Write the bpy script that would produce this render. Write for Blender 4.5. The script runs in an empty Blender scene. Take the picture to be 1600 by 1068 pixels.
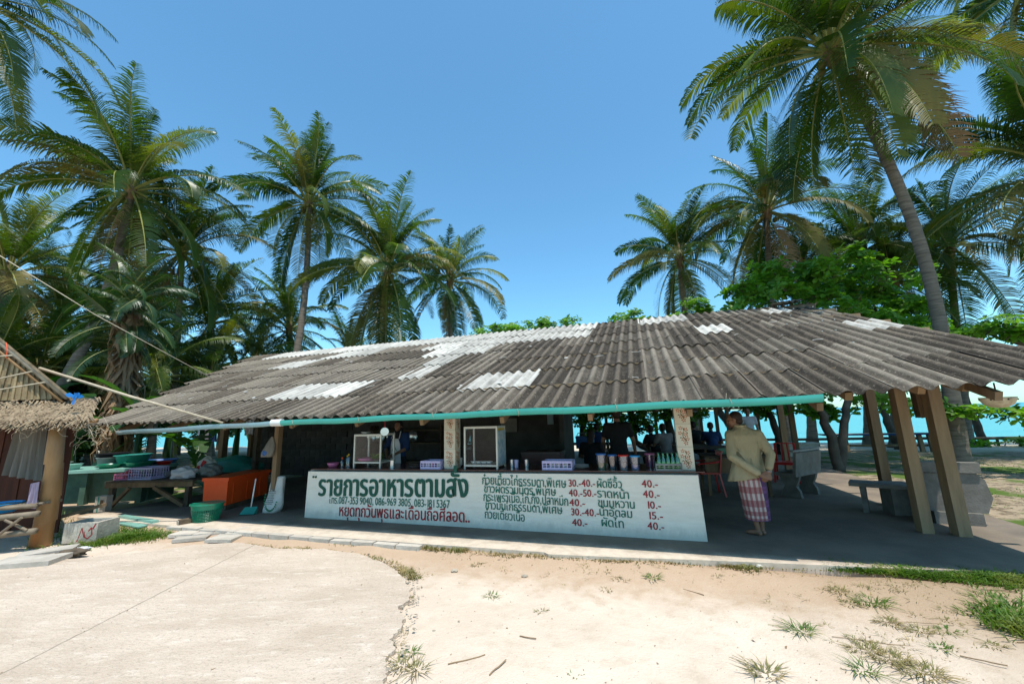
import bpy, math, random
import numpy as np
from mathutils import Vector, Matrix
PI = math.pi
R = math.radians
sc = bpy.context.scene
col = sc.collection
# ------------------------------------------------------------------ camera
F = 622.0; HC = 1.72
ROLL = math.atan(.029)
PITCH = math.atan(117 / F * math.cos(ROLL))
cp, sp = math.cos(PITCH), math.sin(PITCH); cr, sr = math.cos(ROLL), math.sin(ROLL)
FW = Vector((0, cp, sp)); r0 = Vector((1, 0, 0)); u0 = Vector((0, -sp, cp))
RT = r0 * cr - u0 * sr; UP = u0 * cr + r0 * sr
cam = bpy.data.objects.new('camera', bpy.data.cameras.new('camera'))
col.objects.link(cam); sc.camera = cam
cam.data.sensor_width = 36; cam.data.lens = 36 * F / 1600
cam.data.clip_end = 30000; cam.data.clip_start = .05
M3 = Matrix((RT, UP, -FW)).transposed()
cam.matrix_world = Matrix.Translation((0, 0, HC)) @ M3.to_4x4()
# ------------------------------------------------------------------ sky and sun
AZ = R(-17.74)
UU = Vector((math.cos(AZ), math.sin(AZ), 0)); VV = Vector((-UU.y, UU.x, 0))
A0 = Vector((-3.76, 7.47, 0))
SUNDIR = (UU * .20 - VV * .23 + Vector((0, 0, 1))).normalized()
world = bpy.data.worlds.new('World'); sc.world = world; world.use_nodes = True
nt = world.node_tree; nt.nodes.clear()
sky = nt.nodes.new('ShaderNodeTexSky'); sky.sky_type = 'NISHITA'; sky.sun_disc = False
sky.sun_elevation = math.asin(SUNDIR.z); sky.sun_rotation = math.atan2(SUNDIR.x, SUNDIR.y)
sky.air_density = .95; sky.dust_density = .5; sky.ozone_density = 2.2; sky.altitude = 0
bg = nt.nodes.new('ShaderNodeBackground'); bg.inputs[1].default_value = .15
wo = nt.nodes.new('ShaderNodeOutputWorld')
tint = nt.nodes.new('ShaderNodeMix'); tint.data_type = 'RGBA'; tint.blend_type = 'MULTIPLY'; tint.inputs[0].default_value = 1
tint.inputs[7].default_value = (.90, 1.44, 1.48, 1); nt.links.new(sky.outputs[0], tint.inputs[6]); nt.links.new(tint.outputs[2], bg.inputs[0]); nt.links.new(bg.outputs[0], wo.inputs[0])
sun = bpy.data.objects.new('sun', bpy.data.lights.new('sun', 'SUN')); col.objects.link(sun)
sun.data.energy = 5.0; sun.data.angle = R(.55); sun.data.color = (1, .955, .89)
sun.rotation_euler = SUNDIR.to_track_quat('Z', 'Y').to_euler()
sc.view_settings.view_transform = 'Standard'; sc.view_settings.look = 'None'
sc.view_settings.gamma = 1; sc.view_settings.use_curve_mapping = False
sc.view_settings.exposure = .15
sc.cycles.max_bounces = 6; sc.cycles.transparent_max_bounces = 12
sc.cycles.sample_clamp_indirect = 8

# ------------------------------------------------------------------ geometry helpers
def W(s, t, z=0): return A0 + UU * s + VV * t + Vector((0, 0, z))
def ray(x, y): return FW + RT * ((x - 800) / F) + UP * ((534 - y) / F)
CC = Vector((0, 0, HC))
def G(x, y, z=0):                      # where a sight line meets height z
    r = ray(x, y); return CC + r * ((z - HC) / r.z)
def AT(x, y, Y):                       # where it meets the depth Y
    r = ray(x, y); return CC + r * (Y / r.y)
def PT(x, y, t):                       # where it meets depth t of the shelter, in shelter coordinates
    r = ray(x, y); p0 = W(0, t); p = CC + r * ((p0 - CC).dot(VV) / r.dot(VV)); d = p - A0
    return Vector((d.dot(UU), d.dot(VV), p.z))
def ST(p): d = p - A0; return Vector((d.dot(UU), d.dot(VV), p.z))

def gh(p):                              # height of the sand at a world point
    d = p - A0; s, t = d.dot(UU), d.dot(VV); z = .012 * math.sin(s * 1.7 + 1.3 * math.sin(t * 1.1)) * math.cos(t * 1.9 + .7) + .006 * math.sin(s * 5.1 + t * 3.3) + .004 * math.sin(s * 9 - t * 7) - .014
    q = min(1, max(0, (t + 1.35) / .4)); return z + .05 * q * q * (3 - 2 * q)
def GG(x, y):
    p = G(x, y, 0)
    for _ in range(3): p = G(x, y, gh(p))
    return p
class MB:
    def __init__(s): s.v = []; s.f = []; s.uv = None
    def add(s, vs, fs):
        o = len(s.v); s.v += [tuple(q) for q in vs]; s.f += [tuple(i + o for i in f) for f in fs]; return s
    def box(s, c, d, rot=None, taper=1.0):
        c = Vector(c); x, y, z = d[0] / 2, d[1] / 2, d[2] / 2; vs = []
        for k in (-1, 1):
            q = taper if k > 0 else 1
            for (i, j) in ((-1, -1), (1, -1), (1, 1), (-1, 1)):
                p = Vector((i * x * q, j * y * q, k * z))
                if rot is not None: p = rot @ p
                vs.append(c + p)
        return s.add(vs, [(0, 3, 2, 1), (4, 5, 6, 7), (0, 1, 5, 4), (1, 2, 6, 5), (2, 3, 7, 6), (3, 0, 4, 7)])
    def bar(s, a, b, w, h=None, up=(0, 0, 1)):    # square bar from a to b
        a = Vector(a); b = Vector(b); h = h or w; d = (b - a).normalized(); up = Vector(up)
        if abs(d.dot(up)) > .98: up = Vector((0, 1, 0))
        x = d.cross(up).normalized(); y = x.cross(d).normalized(); vs = []
        for p in (a, b):
            for (i, j) in ((-1, -1), (1, -1), (1, 1), (-1, 1)): vs.append(p + x * i * w / 2 + y * j * h / 2)
        return s.add(vs, [(0, 1, 2, 3), (7, 6, 5, 4), (0, 4, 5, 1), (1, 5, 6, 2), (2, 6, 7, 3), (3, 7, 4, 0)])
    def tube(s, pts, rad, n=8, cap=True):
        pts = [Vector(p) for p in pts]
        if not hasattr(rad, '__len__'): rad = [rad] * len(pts)
        vs = []; ref = None
        for i, p in enumerate(pts):
            d = (pts[min(i + 1, len(pts) - 1)] - pts[max(i - 1, 0)]).normalized()
            if ref is None: ref = Vector((1, 0, 0)) if abs(d.x) < .9 else Vector((0, 1, 0))
            x = (ref - d * ref.dot(d)).normalized(); ref = x; y = d.cross(x)
            for k in range(n):
                a = 2 * PI * k / n; vs.append(p + (x * math.cos(a) + y * math.sin(a)) * rad[i])
        fs = []
        for i in range(len(pts) - 1):
            for k in range(n):
                a = i * n + k; b = i * n + (k + 1) % n; fs.append((a, b, b + n, a + n))
        if cap: fs.append(tuple(range(n - 1, -1, -1))); o = (len(pts) - 1) * n; fs.append(tuple(range(o, o + n)))
        return s.add(vs, fs)
    def lathe(s, prof, c=(0, 0, 0), n=20, sx=1, sy=1, rot=None):   # prof: (r, z) pairs
        c = Vector(c); vs = []
        for (r, z) in prof:
            for k in range(n):
                a = 2 * PI * k / n; p = Vector((math.cos(a) * r * sx, math.sin(a) * r * sy, z))
                if rot is not None: p = rot @ p
                vs.append(c + p)
        fs = [(i * n + k, i * n + (k + 1) % n, (i + 1) * n + (k + 1) % n, (i + 1) * n + k) for i in range(len(prof) - 1) for k in range(n)]
        if prof[0][0] > .0005: fs.append(tuple(range(n - 1, -1, -1)))
        if prof[-1][0] > .0005: o = (len(prof) - 1) * n; fs.append(tuple(range(o, o + n)))
        return s.add(vs, fs)
    def ell(s, c, r, n=12, m=8, rot=None):
        prof = [(max(1e-4, math.sin(PI * i / m)), -math.cos(PI * i / m)) for i in range(m + 1)]
        c = Vector(c); vs = []
        for (q, z) in prof:
            for k in range(n):
                a = 2 * PI * k / n; p = Vector((math.cos(a) * q * r[0], math.sin(a) * q * r[1], z * r[2]))
                if rot is not None: p = rot @ p
                vs.append(c + p)
        fs = [(i * n + k, i * n + (k + 1) % n, (i + 1) * n + (k + 1) % n, (i + 1) * n + k) for i in range(m) for k in range(n)]
        return s.add(vs, fs)
    def cap(s, a, b, ra, rb, n=10):                # tapered capsule
        a = Vector(a); b = Vector(b); d = (b - a); L = max(d.length, 1e-5); q = Vector((0, 0, 1)).rotation_difference(d.normalized()).to_matrix()
        pr = [(max(1e-4, ra * math.cos(t)), ra * math.sin(t)) for t in (-PI / 2, -PI / 3, -PI / 6, 0)] + [(max(1e-4, rb * math.cos(t)), L + rb * math.sin(t)) for t in (0, PI / 6, PI / 3, PI / 2)]
        return s.lathe(pr, a, n, rot=q)
    def prism(s, poly, z0, z1):
        n = len(poly); vs = [(p[0], p[1], z0) for p in poly] + [(p[0], p[1], z1) for p in poly]
        return s.add(vs, [tuple(range(n - 1, -1, -1)), tuple(range(n, 2 * n))] + [(i, (i + 1) % n, (i + 1) % n + n, i + n) for i in range(n)])
    def mesh(s, name, smooth=False):
        me = bpy.data.meshes.new(name); me.from_pydata(s.v, [], s.f); me.validate()
        if smooth:
            me.polygons.foreach_set('use_smooth', [True] * len(me.polygons))
            if smooth == 'auto': me.set_sharp_from_angle(angle=R(40))
        me.update(); return me

def link(name, me, m=None, parent=None, label=None):
    o = bpy.data.objects.new(name, me); col.objects.link(o)
    if m is not None and len(me.materials) == 0: me.materials.append(m)
    elif m is not None and me.materials[0] is not m:
        o.material_slots[0].link = 'OBJECT'; o.material_slots[0].material = m
    if parent is not None: o.parent = parent
    if label: o['label'] = label
    return o
def part(name, mb, m, parent, smooth=False, label=None): return link(name, mb.mesh(name, smooth), m, parent, label)
def tag(o, label, cat, group=None, kind=None):
    if label: o['label'] = label
    if cat: o['category'] = cat
    if group: o['group'] = group
    if kind: o['kind'] = kind
    return o
def thing(name, label, cat, loc=(0, 0, 0), rz=0, group=None):
    o = bpy.data.objects.new(name, None); col.objects.link(o); o.empty_display_size = .1
    o.location = loc; o.rotation_euler = (0, 0, rz); return tag(o, label, cat, group)
def single(name, mb, m, label, cat, loc=(0, 0, 0), rz=0, group=None, smooth=False):
    o = link(name, mb.mesh(name, smooth), m); o.location = loc; o.rotation_euler = (0, 0, rz); return tag(o, label, cat, group)
def copy_tree(o, parent=None):
    c = o.copy(); col.objects.link(c)
    if parent is not None: c.parent = parent
    for ch in KIDS.get(o.name, []) or [k for k in o.children]: copy_tree(ch, c)
    return c
KIDS = {}

# ------------------------------------------------------------------ materials
def newmat(name):
    m = bpy.data.materials.new(name); m.use_nodes = True; t = m.node_tree; t.nodes.clear()
    out = t.nodes.new('ShaderNodeOutputMaterial'); b = t.nodes.new('ShaderNodeBsdfPrincipled')
    t.links.new(b.outputs[0], out.inputs[0]); return m, t, b, out
def nz(t, scale, detail=4, rough=.55, vec=None, stretch=None, coord='Object'):
    n = t.nodes.new('ShaderNodeTexNoise'); n.inputs['Scale'].default_value = scale; n.inputs['Detail'].default_value = detail; n.inputs['Roughness'].default_value = rough
    if vec is None:
        c = t.nodes.new('ShaderNodeTexCoord'); vec = c.outputs[coord]
    if stretch:
        mp = t.nodes.new('ShaderNodeMapping'); mp.inputs['Scale'].default_value = stretch; t.links.new(vec, mp.inputs[0]); vec = mp.outputs[0]
    t.links.new(vec, n.inputs['Vector']); return n.outputs[0]
def mth(t, op, a, b=None, c=None, clamp=False):
    n = t.nodes.new('ShaderNodeMath'); n.operation = op; n.use_clamp = clamp
    for i, q in enumerate((a, b, c)):
        if q is None: continue
        if isinstance(q, (int, float)): n.inputs[i].default_value = q
        else: t.links.new(q, n.inputs[i])
    return n.outputs[0]
def mix(t, f, a, b, mode='MIX'):
    n = t.nodes.new('ShaderNodeMix'); n.data_type = 'RGBA'; n.blend_type = mode; n.clamp_factor = True
    for i, q in ((0, f), (6, a), (7, b)):
        if isinstance(q, (int, float)): n.inputs[i].default_value = q
        elif isinstance(q, tuple): n.inputs[i].default_value = (*q[:3], 1)
        else: t.links.new(q, n.inputs[i])
    return n.outputs[2]
def ramp(t, f, lo, hi): # smooth 0..1
    n = t.nodes.new('ShaderNodeMapRange'); n.interpolation_type = 'SMOOTHSTEP'; n.inputs[1].default_value = lo; n.inputs[2].default_value = hi
    t.links.new(f, n.inputs[0]); return n.outputs[0]
def bump(t, b, h, dist=.01, st=1.0):
    n = t.nodes.new('ShaderNodeBump'); n.inputs['Distance'].default_value = dist; n.inputs['Strength'].default_value = st
    t.links.new(h, n.inputs['Height']); t.links.new(n.outputs[0], b.inputs['Normal'])
def sep(t, coord='Object'):
    c = t.nodes.new('ShaderNodeTexCoord'); s = t.nodes.new('ShaderNodeSeparateXYZ'); t.links.new(c.outputs[coord], s.inputs[0]); return s.outputs
def objrand(t): return t.nodes.new('ShaderNodeObjectInfo').outputs['Random']
def pm(name, c, c2=None, rough=.75, scale=6, bmp=.004, spec=.3, metal=0, stretch=None, rnd=0, dirt=None, dirt_amt=.5):
    m, t, b, out = newmat(name)
    c2 = c2 or tuple(x * .68 for x in c)
    n = nz(t, scale, 5, .6, stretch=stretch); cc = mix(t, ramp(t, n, .3, .72), c, c2)
    if dirt: cc = mix(t, mth(t, 'MULTIPLY', ramp(t, nz(t, scale * .35, 6, .7, stretch=stretch), .5, .72), dirt_amt), cc, dirt)
    if rnd:
        r = mth(t, 'MULTIPLY_ADD', objrand(t), rnd * 2, 1 - rnd); cc = mix(t, 1.0, cc, comb(t, r), 'MULTIPLY')
    t.links.new(cc, b.inputs['Base Color']); b.inputs['Roughness'].default_value = rough
    b.inputs['Specular IOR Level'].default_value = spec; b.inputs['Metallic'].default_value = metal
    if bmp: bump(t, b, nz(t, scale * 6, 4, .6, stretch=stretch), bmp)
    return m
def comb(t, r):
    n = t.nodes.new('ShaderNodeCombineColor')
    for i in range(3): t.links.new(r, n.inputs[i])
    return n.outputs[0]
def glassm(name, tint=(1, 1, 1), rough=.02, alpha=.12):
    m, t, b, out = newmat(name)
    tr = t.nodes.new('ShaderNodeBsdfTransparent'); tr.inputs[0].default_value = (*tint, 1)
    gl = t.nodes.new('ShaderNodeBsdfGlossy'); gl.inputs[1].default_value = rough
    fr = t.nodes.new('ShaderNodeFresnel'); fr.inputs[0].default_value = 1.5
    mx = t.nodes.new('ShaderNodeMixShader'); t.links.new(mth(t, 'MULTIPLY_ADD', fr.outputs[0], .28, alpha * .25 if alpha > .2 else 0, clamp=True), mx.inputs[0]); t.links.new(tr.outputs[0], mx.inputs[1]); t.links.new(gl.outputs[0], mx.inputs[2])
    t.links.new(mx.outputs[0], out.inputs[0]); return m
def leafm(name, cols, rough=.4, trans=.3, tcol=None, perobj=True, spec=.45, scale=1.2):
    m, t, b, out = newmat(name)
    n = nz(t, scale, 3, .6)
    f = ramp(t, n, .3, .7)
    if perobj: f = mth(t, 'MULTIPLY_ADD', f, .35, mth(t, 'MULTIPLY', objrand(t), .65))
    cr_ = t.nodes.new('ShaderNodeValToRGB'); els = cr_.color_ramp.elements
    for i, c in enumerate(cols):
        e = els[i] if i < 2 else els.new(1)
        e.position = i / (len(cols) - 1); e.color = (*c, 1)
    t.links.new(f, cr_.inputs[0]); t.links.new(cr_.outputs[0], b.inputs['Base Color'])
    b.inputs['Roughness'].default_value = rough; b.inputs['Specular IOR Level'].default_value = spec
    tl = t.nodes.new('ShaderNodeBsdfTranslucent')
    t.links.new(mix(t, 1.0, cr_.outputs[0], tcol or (1.5, 1.6, .6), 'MULTIPLY'), tl.inputs[0])
    mx = t.nodes.new('ShaderNodeMixShader'); mx.inputs[0].default_value = trans
    t.links.new(b.outputs[0], mx.inputs[1]); t.links.new(tl.outputs[0], mx.inputs[2]); t.links.new(mx.outputs[0], out.inputs[0])
    return m

M = {}
m, t, b, out = newmat('white_painted_plaster'); M['plaster'] = m
c = mix(t, ramp(t, nz(t, 2.5, 5, .6, stretch=(1, 1, 6)), .3, .7), (.80, .735, .625), (.72, .66, .555))
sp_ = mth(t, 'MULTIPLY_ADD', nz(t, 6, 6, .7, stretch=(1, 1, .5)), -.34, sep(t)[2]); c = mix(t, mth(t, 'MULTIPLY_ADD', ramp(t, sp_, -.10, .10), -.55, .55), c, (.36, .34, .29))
c = mix(t, mth(t, 'MULTIPLY', ramp(t, nz(t, 14, 5, .7), .62, .75), .35), c, (.45, .42, .36))
t.links.new(c, b.inputs['Base Color']); b.inputs['Roughness'].default_value = .6; b.inputs['Specular IOR Level'].default_value = .3; bump(t, b, nz(t, 30, 4, .6, stretch=(.3, 1, 3)), .004)
M['shadewall'] = pm('shade_darkened_plaster', (.10, .095, .085), (.055, .05, .045), .9, 2, .004)  # plaster colour lowered to stand for the dim kitchen shade
M['concrete'] = pm('grey_concrete', (.34, .32, .28), (.24, .22, .19), .85, 3, .006, dirt=(.15, .14, .12))
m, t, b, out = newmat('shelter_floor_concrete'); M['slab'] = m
c = mix(t, ramp(t, nz(t, 1.3, 5, .6), .3, .72), (.235, .185, .135), (.15, .12, .088)); c = mix(t, mth(t, 'MULTIPLY', ramp(t, nz(t, .5, 6, .7), .5, .72), .6), c, (.10, .09, .08))  # floor colour lowered to deepen the shade under the roof
c = mix(t, ramp(t, mth(t, 'MULTIPLY_ADD', nz(t, 3, 5, .65), -.5, mth(t, 'MULTIPLY', sep(t)[1], -1)), .05, .45), c, mix(t, ramp(t, nz(t, 7, 5, .65), .35, .7), (.58, .49, .385), (.46, .385, .295)))   # lip painted paler as the sunlit strip of the floor
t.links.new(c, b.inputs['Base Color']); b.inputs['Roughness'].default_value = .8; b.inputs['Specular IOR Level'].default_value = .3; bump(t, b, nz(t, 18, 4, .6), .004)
M['benchstone'] = pm('grey_terrazzo', (.21, .195, .17), (.14, .13, .11), .8, 6, .004, dirt=(.09, .085, .075))
M['paver'] = pm('paving_slab_concrete', (.50, .45, .38), (.38, .34, .28), .85, 6, .006, rnd=.12)
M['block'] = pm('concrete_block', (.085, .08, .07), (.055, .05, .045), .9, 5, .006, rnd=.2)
M['wood'] = pm('weathered_wood', (.24, .155, .085), (.13, .082, .042), .8, 5, .006, stretch=(1, 1, .12), rnd=.15)
M['palewood'] = pm('pale_sawn_wood', (.34, .225, .125), (.21, .14, .075), .8, 5, .005, stretch=(1, 1, .15), rnd=.1, dirt=(.06, .045, .03), dirt_amt=.5)
M['darkwood'] = pm('dark_old_wood', (.13, .095, .06), (.06, .045, .03), .85, 5, .006, rnd=.2)
M['bamboo'] = pm('dry_bamboo', (.32, .19, .085), (.20, .105, .04), .5, 4, .003, spec=.4, stretch=(1, 1, .3), rnd=.1, dirt=(.45, .13, .03), dirt_amt=.5)
M['bamboogrey'] = pm('grey_dry_bamboo', (.42, .36, .27), (.26, .21, .15), .6, 5, .003)
M['benchbam'] = pm('dark_bench_bamboo', (.24, .19, .13), (.14, .105, .07), .6, 5, .003)
M['thatch'] = pm('dry_palm_thatch', (.30, .225, .14), (.15, .105, .06), .85, 9, .004)
M['thatchshade'] = pm('shaded_thatch', (.10, .085, .06), (.04, .033, .025), .95, 14, .008)  # darker copy of the thatch, shade of the upper eave put into its colour
M['woven'] = pm('woven_palm_mat', (.36, .27, .15), (.22, .155, .08), .75, 7, .004, rnd=.2)
M['ccrust'] = pm('stained_concrete_box', (.50, .45, .37), (.33, .29, .23), .85, 5, .008, dirt=(.14, .13, .11), dirt_amt=.6)
M['greenpipe'] = pm('turquoise_plastic_pipe', (.045, .40, .33), (.04, .34, .285), .35, 2, 0, spec=.5, dirt=(.16, .34, .28), dirt_amt=.4)
M['bluepipe'] = pm('pale_blue_plastic_pipe', (.28, .43, .46), (.22, .36, .40), .4, 3, 0, spec=.5, dirt=(.2, .22, .2), dirt_amt=.5)
M['maroon'] = pm('maroon_tile', (.10, .035, .032), (.07, .025, .025), .25, 4, 0, spec=.5, rnd=.15)
M['cream'] = pm('cream_glazed_tile', (.62, .56, .44), (.57, .51, .40), .3, 3, 0, spec=.5, rnd=.06)
M['petal'] = pm('tile_print_orange', (.50, .14, .05), None, .4, 3, 0)
M['leafprint'] = pm('tile_print_green', (.10, .14, .05), None, .4, 3, 0)
M['signgreen'] = pm('green_sign_paint', (.004, .070, .045), (.006, .085, .055), .5, 8, 0)
M['signgreen2'] = pm('lighter_green_sign_paint', (.006, .115, .075), (.008, .14, .09), .5, 8, 0)
M['signred'] = pm('red_sign_paint', (.33, .015, .022), (.26, .012, .018), .5, 8, 0)
M['alu'] = pm('aluminium_frame', (.60, .58, .52), (.52, .50, .45), .4, 4, 0, metal=.25, spec=.5)
M['steel'] = pm('stainless_steel', (.6, .6, .6), (.5, .5, .5), .25, 4, 0, metal=.9)
M['glass'] = glassm('clear_glass')
M['plasticclear'] = glassm('clear_plastic', (.80, .80, .86), .15, .5)
M['greenglass'] = glassm('green_bottle_plastic', (.10, .75, .22), .1, .5)
M['orange'] = pm('orange_red_plastic', (.80, .085, .012), (.70, .07, .010), .45, 2, .001, spec=.4)
M['red'] = pm('red_plastic', (.50, .012, .012), (.42, .01, .01), .35, 4, 0, spec=.5)
M['dgreen'] = pm('green_plastic', (.008, .20, .11), (.006, .16, .09), .35, 4, 0, spec=.5)
M['teal'] = pm('teal_plastic', (.03, .28, .22), (.025, .22, .18), .4, 4, 0, spec=.5)
M['blue'] = pm('blue_plastic', (.015, .10, .32), (.012, .08, .26), .4, 4, 0, spec=.5)
M['cyanpl'] = pm('bright_blue_plastic', (.01, .28, .62), (.01, .24, .52), .4, 4, 0, spec=.5)
M['lilac'] = pm('lilac_plastic', (.48, .44, .68), (.42, .38, .6), .4, 4, 0, spec=.5)
M['pink'] = pm('pink_plastic', (.60, .16, .30), (.5, .13, .25), .4, 4, 0, spec=.5)
M['white'] = pm('white_ceramic', (.72, .70, .66), (.65, .63, .6), .3, 4, 0, spec=.5)
M['greypl'] = pm('grey_plastic', (.22, .24, .23), None, .5, 4, 0)
M['mint'] = pm('mint_glazed_tile', (.24, .46, .38), (.20, .40, .33), .35, 3, 0, spec=.5, rnd=.08)
M['mossgreen'] = pm('green_stained_wall', (.09, .17, .12), (.05, .10, .07), .8, 3, .004)
M['sackw'] = pm('woven_sack_white', (.62, .59, .54), (.52, .50, .45), .7, 6, .006)
M['ink'] = pm('sack_grey_print', (.16, .17, .16), None, .7, 6, 0)
M['inkgreen'] = pm('sack_green_print', (.03, .22, .10), None, .7, 6, 0)
M['skin'] = pm('tanned_skin', (.24, .125, .075), (.20, .10, .06), .55, 8, .001, spec=.35)
M['skinpale'] = pm('lighter_skin', (.42, .25, .17), (.36, .21, .14), .55, 8, .001, spec=.35)
M['hair'] = pm('dark_hair', (.020, .013, .010), (.04, .02, .014), .6, 20, .003)
M['jacket'] = pm('khaki_jacket_cloth', (.38, .315, .19), (.31, .255, .15), .85, 3, .0)
t_ = M['jacket'].node_tree; bump(t_, t_.nodes['Principled BSDF'], nz(t_, 5.5, 4, .55, stretch=(1.4, 1.4, .5)), .05, .9)
M['black'] = pm('black_cloth', (.014, .014, .016), None, .85, 6, .003)
M['navy'] = pm('navy_blue_cloth', (.015, .045, .13), None, .85, 6, .003)
M['whitecloth'] = pm('white_cloth', (.62, .62, .64), (.52, .52, .55), .85, 4, .004)
M['paleshirt'] = pm('pale_grey_shirt', (.24, .22, .22), None, .85, 4, .004)
M['apron'] = pm('white_apron', (.66, .66, .68), (.55, .55, .58), .85, 6, .004)
M['greycloth'] = pm('grey_brown_curtain', (.24, .215, .18), (.16, .14, .115), .9, 3, .006, stretch=(3, 3, .4))
M['lilaccloth'] = pm('pale_lilac_cloth', (.38, .30, .38), (.28, .22, .3), .9, 3, .006)
M['rustred'] = pm('rust_red_panel', (.09, .025, .012), (.05, .015, .008), .8, 3, .004, stretch=(2, 2, .3))
M['straw'] = pm('pale_rope', (.50, .42, .30), (.38, .31, .22), .8, 9, .002)
M['bluerag'] = pm('blue_plastic_rag', (.01, .22, .62), (.01, .16, .5), .5, 9, .003, spec=.5)
M['enamel'] = pm('cream_enamel', (.66, .58, .42), (.55, .47, .33), .35, 5, 0, spec=.5, dirt=(.10, .05, .02), dirt_amt=.7)
M['enamelin'] = pm('dark_rusty_inside', (.035, .03, .028), None, .8, 5, 0)
M['stone'] = pm('beige_stone', (.42, .36, .28), (.32, .27, .2), .9, 10, .006, rnd=.2)
M['twig'] = pm('dry_twig', (.28, .19, .11), None, .9, 10, 0)
M['palmtrunk'] = pm('grey_palm_bark', (.21, .17, .13), (.10, .08, .06), .9, 4, .012, stretch=(.5, .5, 4), dirt=(.05, .042, .034), dirt_amt=.6)
M['bark'] = pm('dark_tree_bark', (.10, .08, .06), (.05, .04, .03), .9, 4, .012)
M['deadleaf'] = leafm('dry_brown_frond', [(.26, .17, .09), (.34, .22, .12)], .7, .25, (1.2, 1, .7))
M['rib'] = pm('frond_midrib', (.26, .26, .07), (.20, .20, .05), .5, 5, 0)
M['frond'] = leafm('coconut_frond_leaflets', [(.015, .036, .006), (.027, .058, .008), (.046, .084, .011), (.088, .118, .016), (.18, .17, .03)], .38, .38, (1.9, 2.1, .45), spec=.38, scale=.5)
M['frondy'] = leafm('yellowing_frond_leaflets', [(.10, .105, .022), (.20, .165, .05)], .5, .34, (1.3, 1.2, .6), spec=.35)
M['almond'] = leafm('broad_leaves', [(.055, .135, .014), (.10, .225, .022), (.16, .28, .032)], .42, .45, (1.6, 1.9, .5), perobj=False, spec=.4, scale=1.6)
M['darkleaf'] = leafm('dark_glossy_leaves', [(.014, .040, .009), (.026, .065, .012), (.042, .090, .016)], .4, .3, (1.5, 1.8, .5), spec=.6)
M['banana'] = leafm('banana_leaves', [(.016, .050, .010), (.030, .085, .014), (.05, .12, .02)], .38, .4, (1.6, 2.0, .5), spec=.5)
M['grass'] = leafm('grass_blades', [(.06, .125, .015), (.10, .19, .025), (.20, .23, .06)], .5, .35, (1.4, 1.5, .5), perobj=False, spec=.35, scale=3)
M['drygrass'] = leafm('half_dry_grass', [(.16, .17, .05), (.26, .22, .09), (.36, .28, .13)], .6, .3, (1.2, 1.2, .6), perobj=False, spec=.3, scale=5)
M['coconut'] = pm('green_coconut', (.10, .13, .03), (.16, .13, .04), .4, 4, 0)
M['veg'] = leafm('lettuce', [(.10, .25, .03), (.2, .36, .06)], .5, .3)
M['yellow'] = pm('yellow_plastic', (.65, .42, .02), None, .4, 5, 0)
M['paper'] = pm('printed_paper', (.45, .50, .52), (.15, .3, .4), .6, 14, 0)
M['cardboard'] = pm('white_box', (.55, .50, .42), None, .8, 8, 0)

def roofmat(name, base, light, blot, amt, leftish=0):
    m, t, b, out = newmat(name)
    o = sep(t)
    vec = t.nodes.new('ShaderNodeTexCoord').outputs['Object']
    rn = objrand(t)
    off = t.nodes.new('ShaderNodeVectorMath'); off.operation = 'ADD'
    cmb = t.nodes.new('ShaderNodeCombineXYZ'); 
    for i, k in enumerate((37.0, 91.0, 13.0)): t.links.new(mth(t, 'MULTIPLY', rn, k), cmb.inputs[i])
    t.links.new(vec, off.inputs[0]); t.links.new(cmb.outputs[0], off.inputs[1]); vv = off.outputs[0]
    crest = ramp(t, o[2], -.006, .026)                                     # worn crests are paler
    n1 = nz(t, 3.2, 6, .65, vec=vv); n2 = nz(t, 26, 5, .7, vec=vv); n3 = nz(t, 85, 3, .6, vec=vv)
    c = mix(t, ramp(t, n1, .35, .68), base, tuple(x * .55 for x in base))
    c = mix(t, mth(t, 'MULTIPLY', crest, mth(t, 'MULTIPLY_ADD', n2, .9, amt * .35), clamp=True), c, light)
    c = mix(t, mth(t, 'MULTIPLY', ramp(t, n2, .56, .70), .75), c, blot)      # lichen specks
    c = mix(t, mth(t, 'MULTIPLY', ramp(t, n3, .60, .72), .5), c, tuple(min(.6, x * 1.5) for x in blot))
    st = nz(t, 9, 4, .6, vec=vv, stretch=(1, .14, 1)); c = mix(t, mth(t, 'MULTIPLY', ramp(t, st, .5, .75), .55), c, tuple(x * .4 for x in base))
    r = mth(t, 'MULTIPLY_ADD', rn, .42, .80); c = mix(t, 1.0, c, comb(t, r), 'MULTIPLY')
    t.links.new(c, b.inputs['Base Color']); b.inputs['Roughness'].default_value = .9; b.inputs['Specular IOR Level'].default_value = .2
    bump(t, b, mth(t, 'ADD', n2, n3), .006)
    return m
M['roofdark'] = roofmat('weathered_dark_roof_sheet', (.046, .037, .027), (.150, .122, .090), (.25, .212, .16), .5)
M['roofmid'] = roofmat('weathered_grey_roof_sheet', (.095, .079, .059), (.225, .192, .148), (.32, .28, .22), .7)
M['roofwhite'] = roofmat('newer_pale_roof_sheet', (.43, .41, .36), (.50, .475, .42), (.36, .34, .30), .5)

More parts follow.
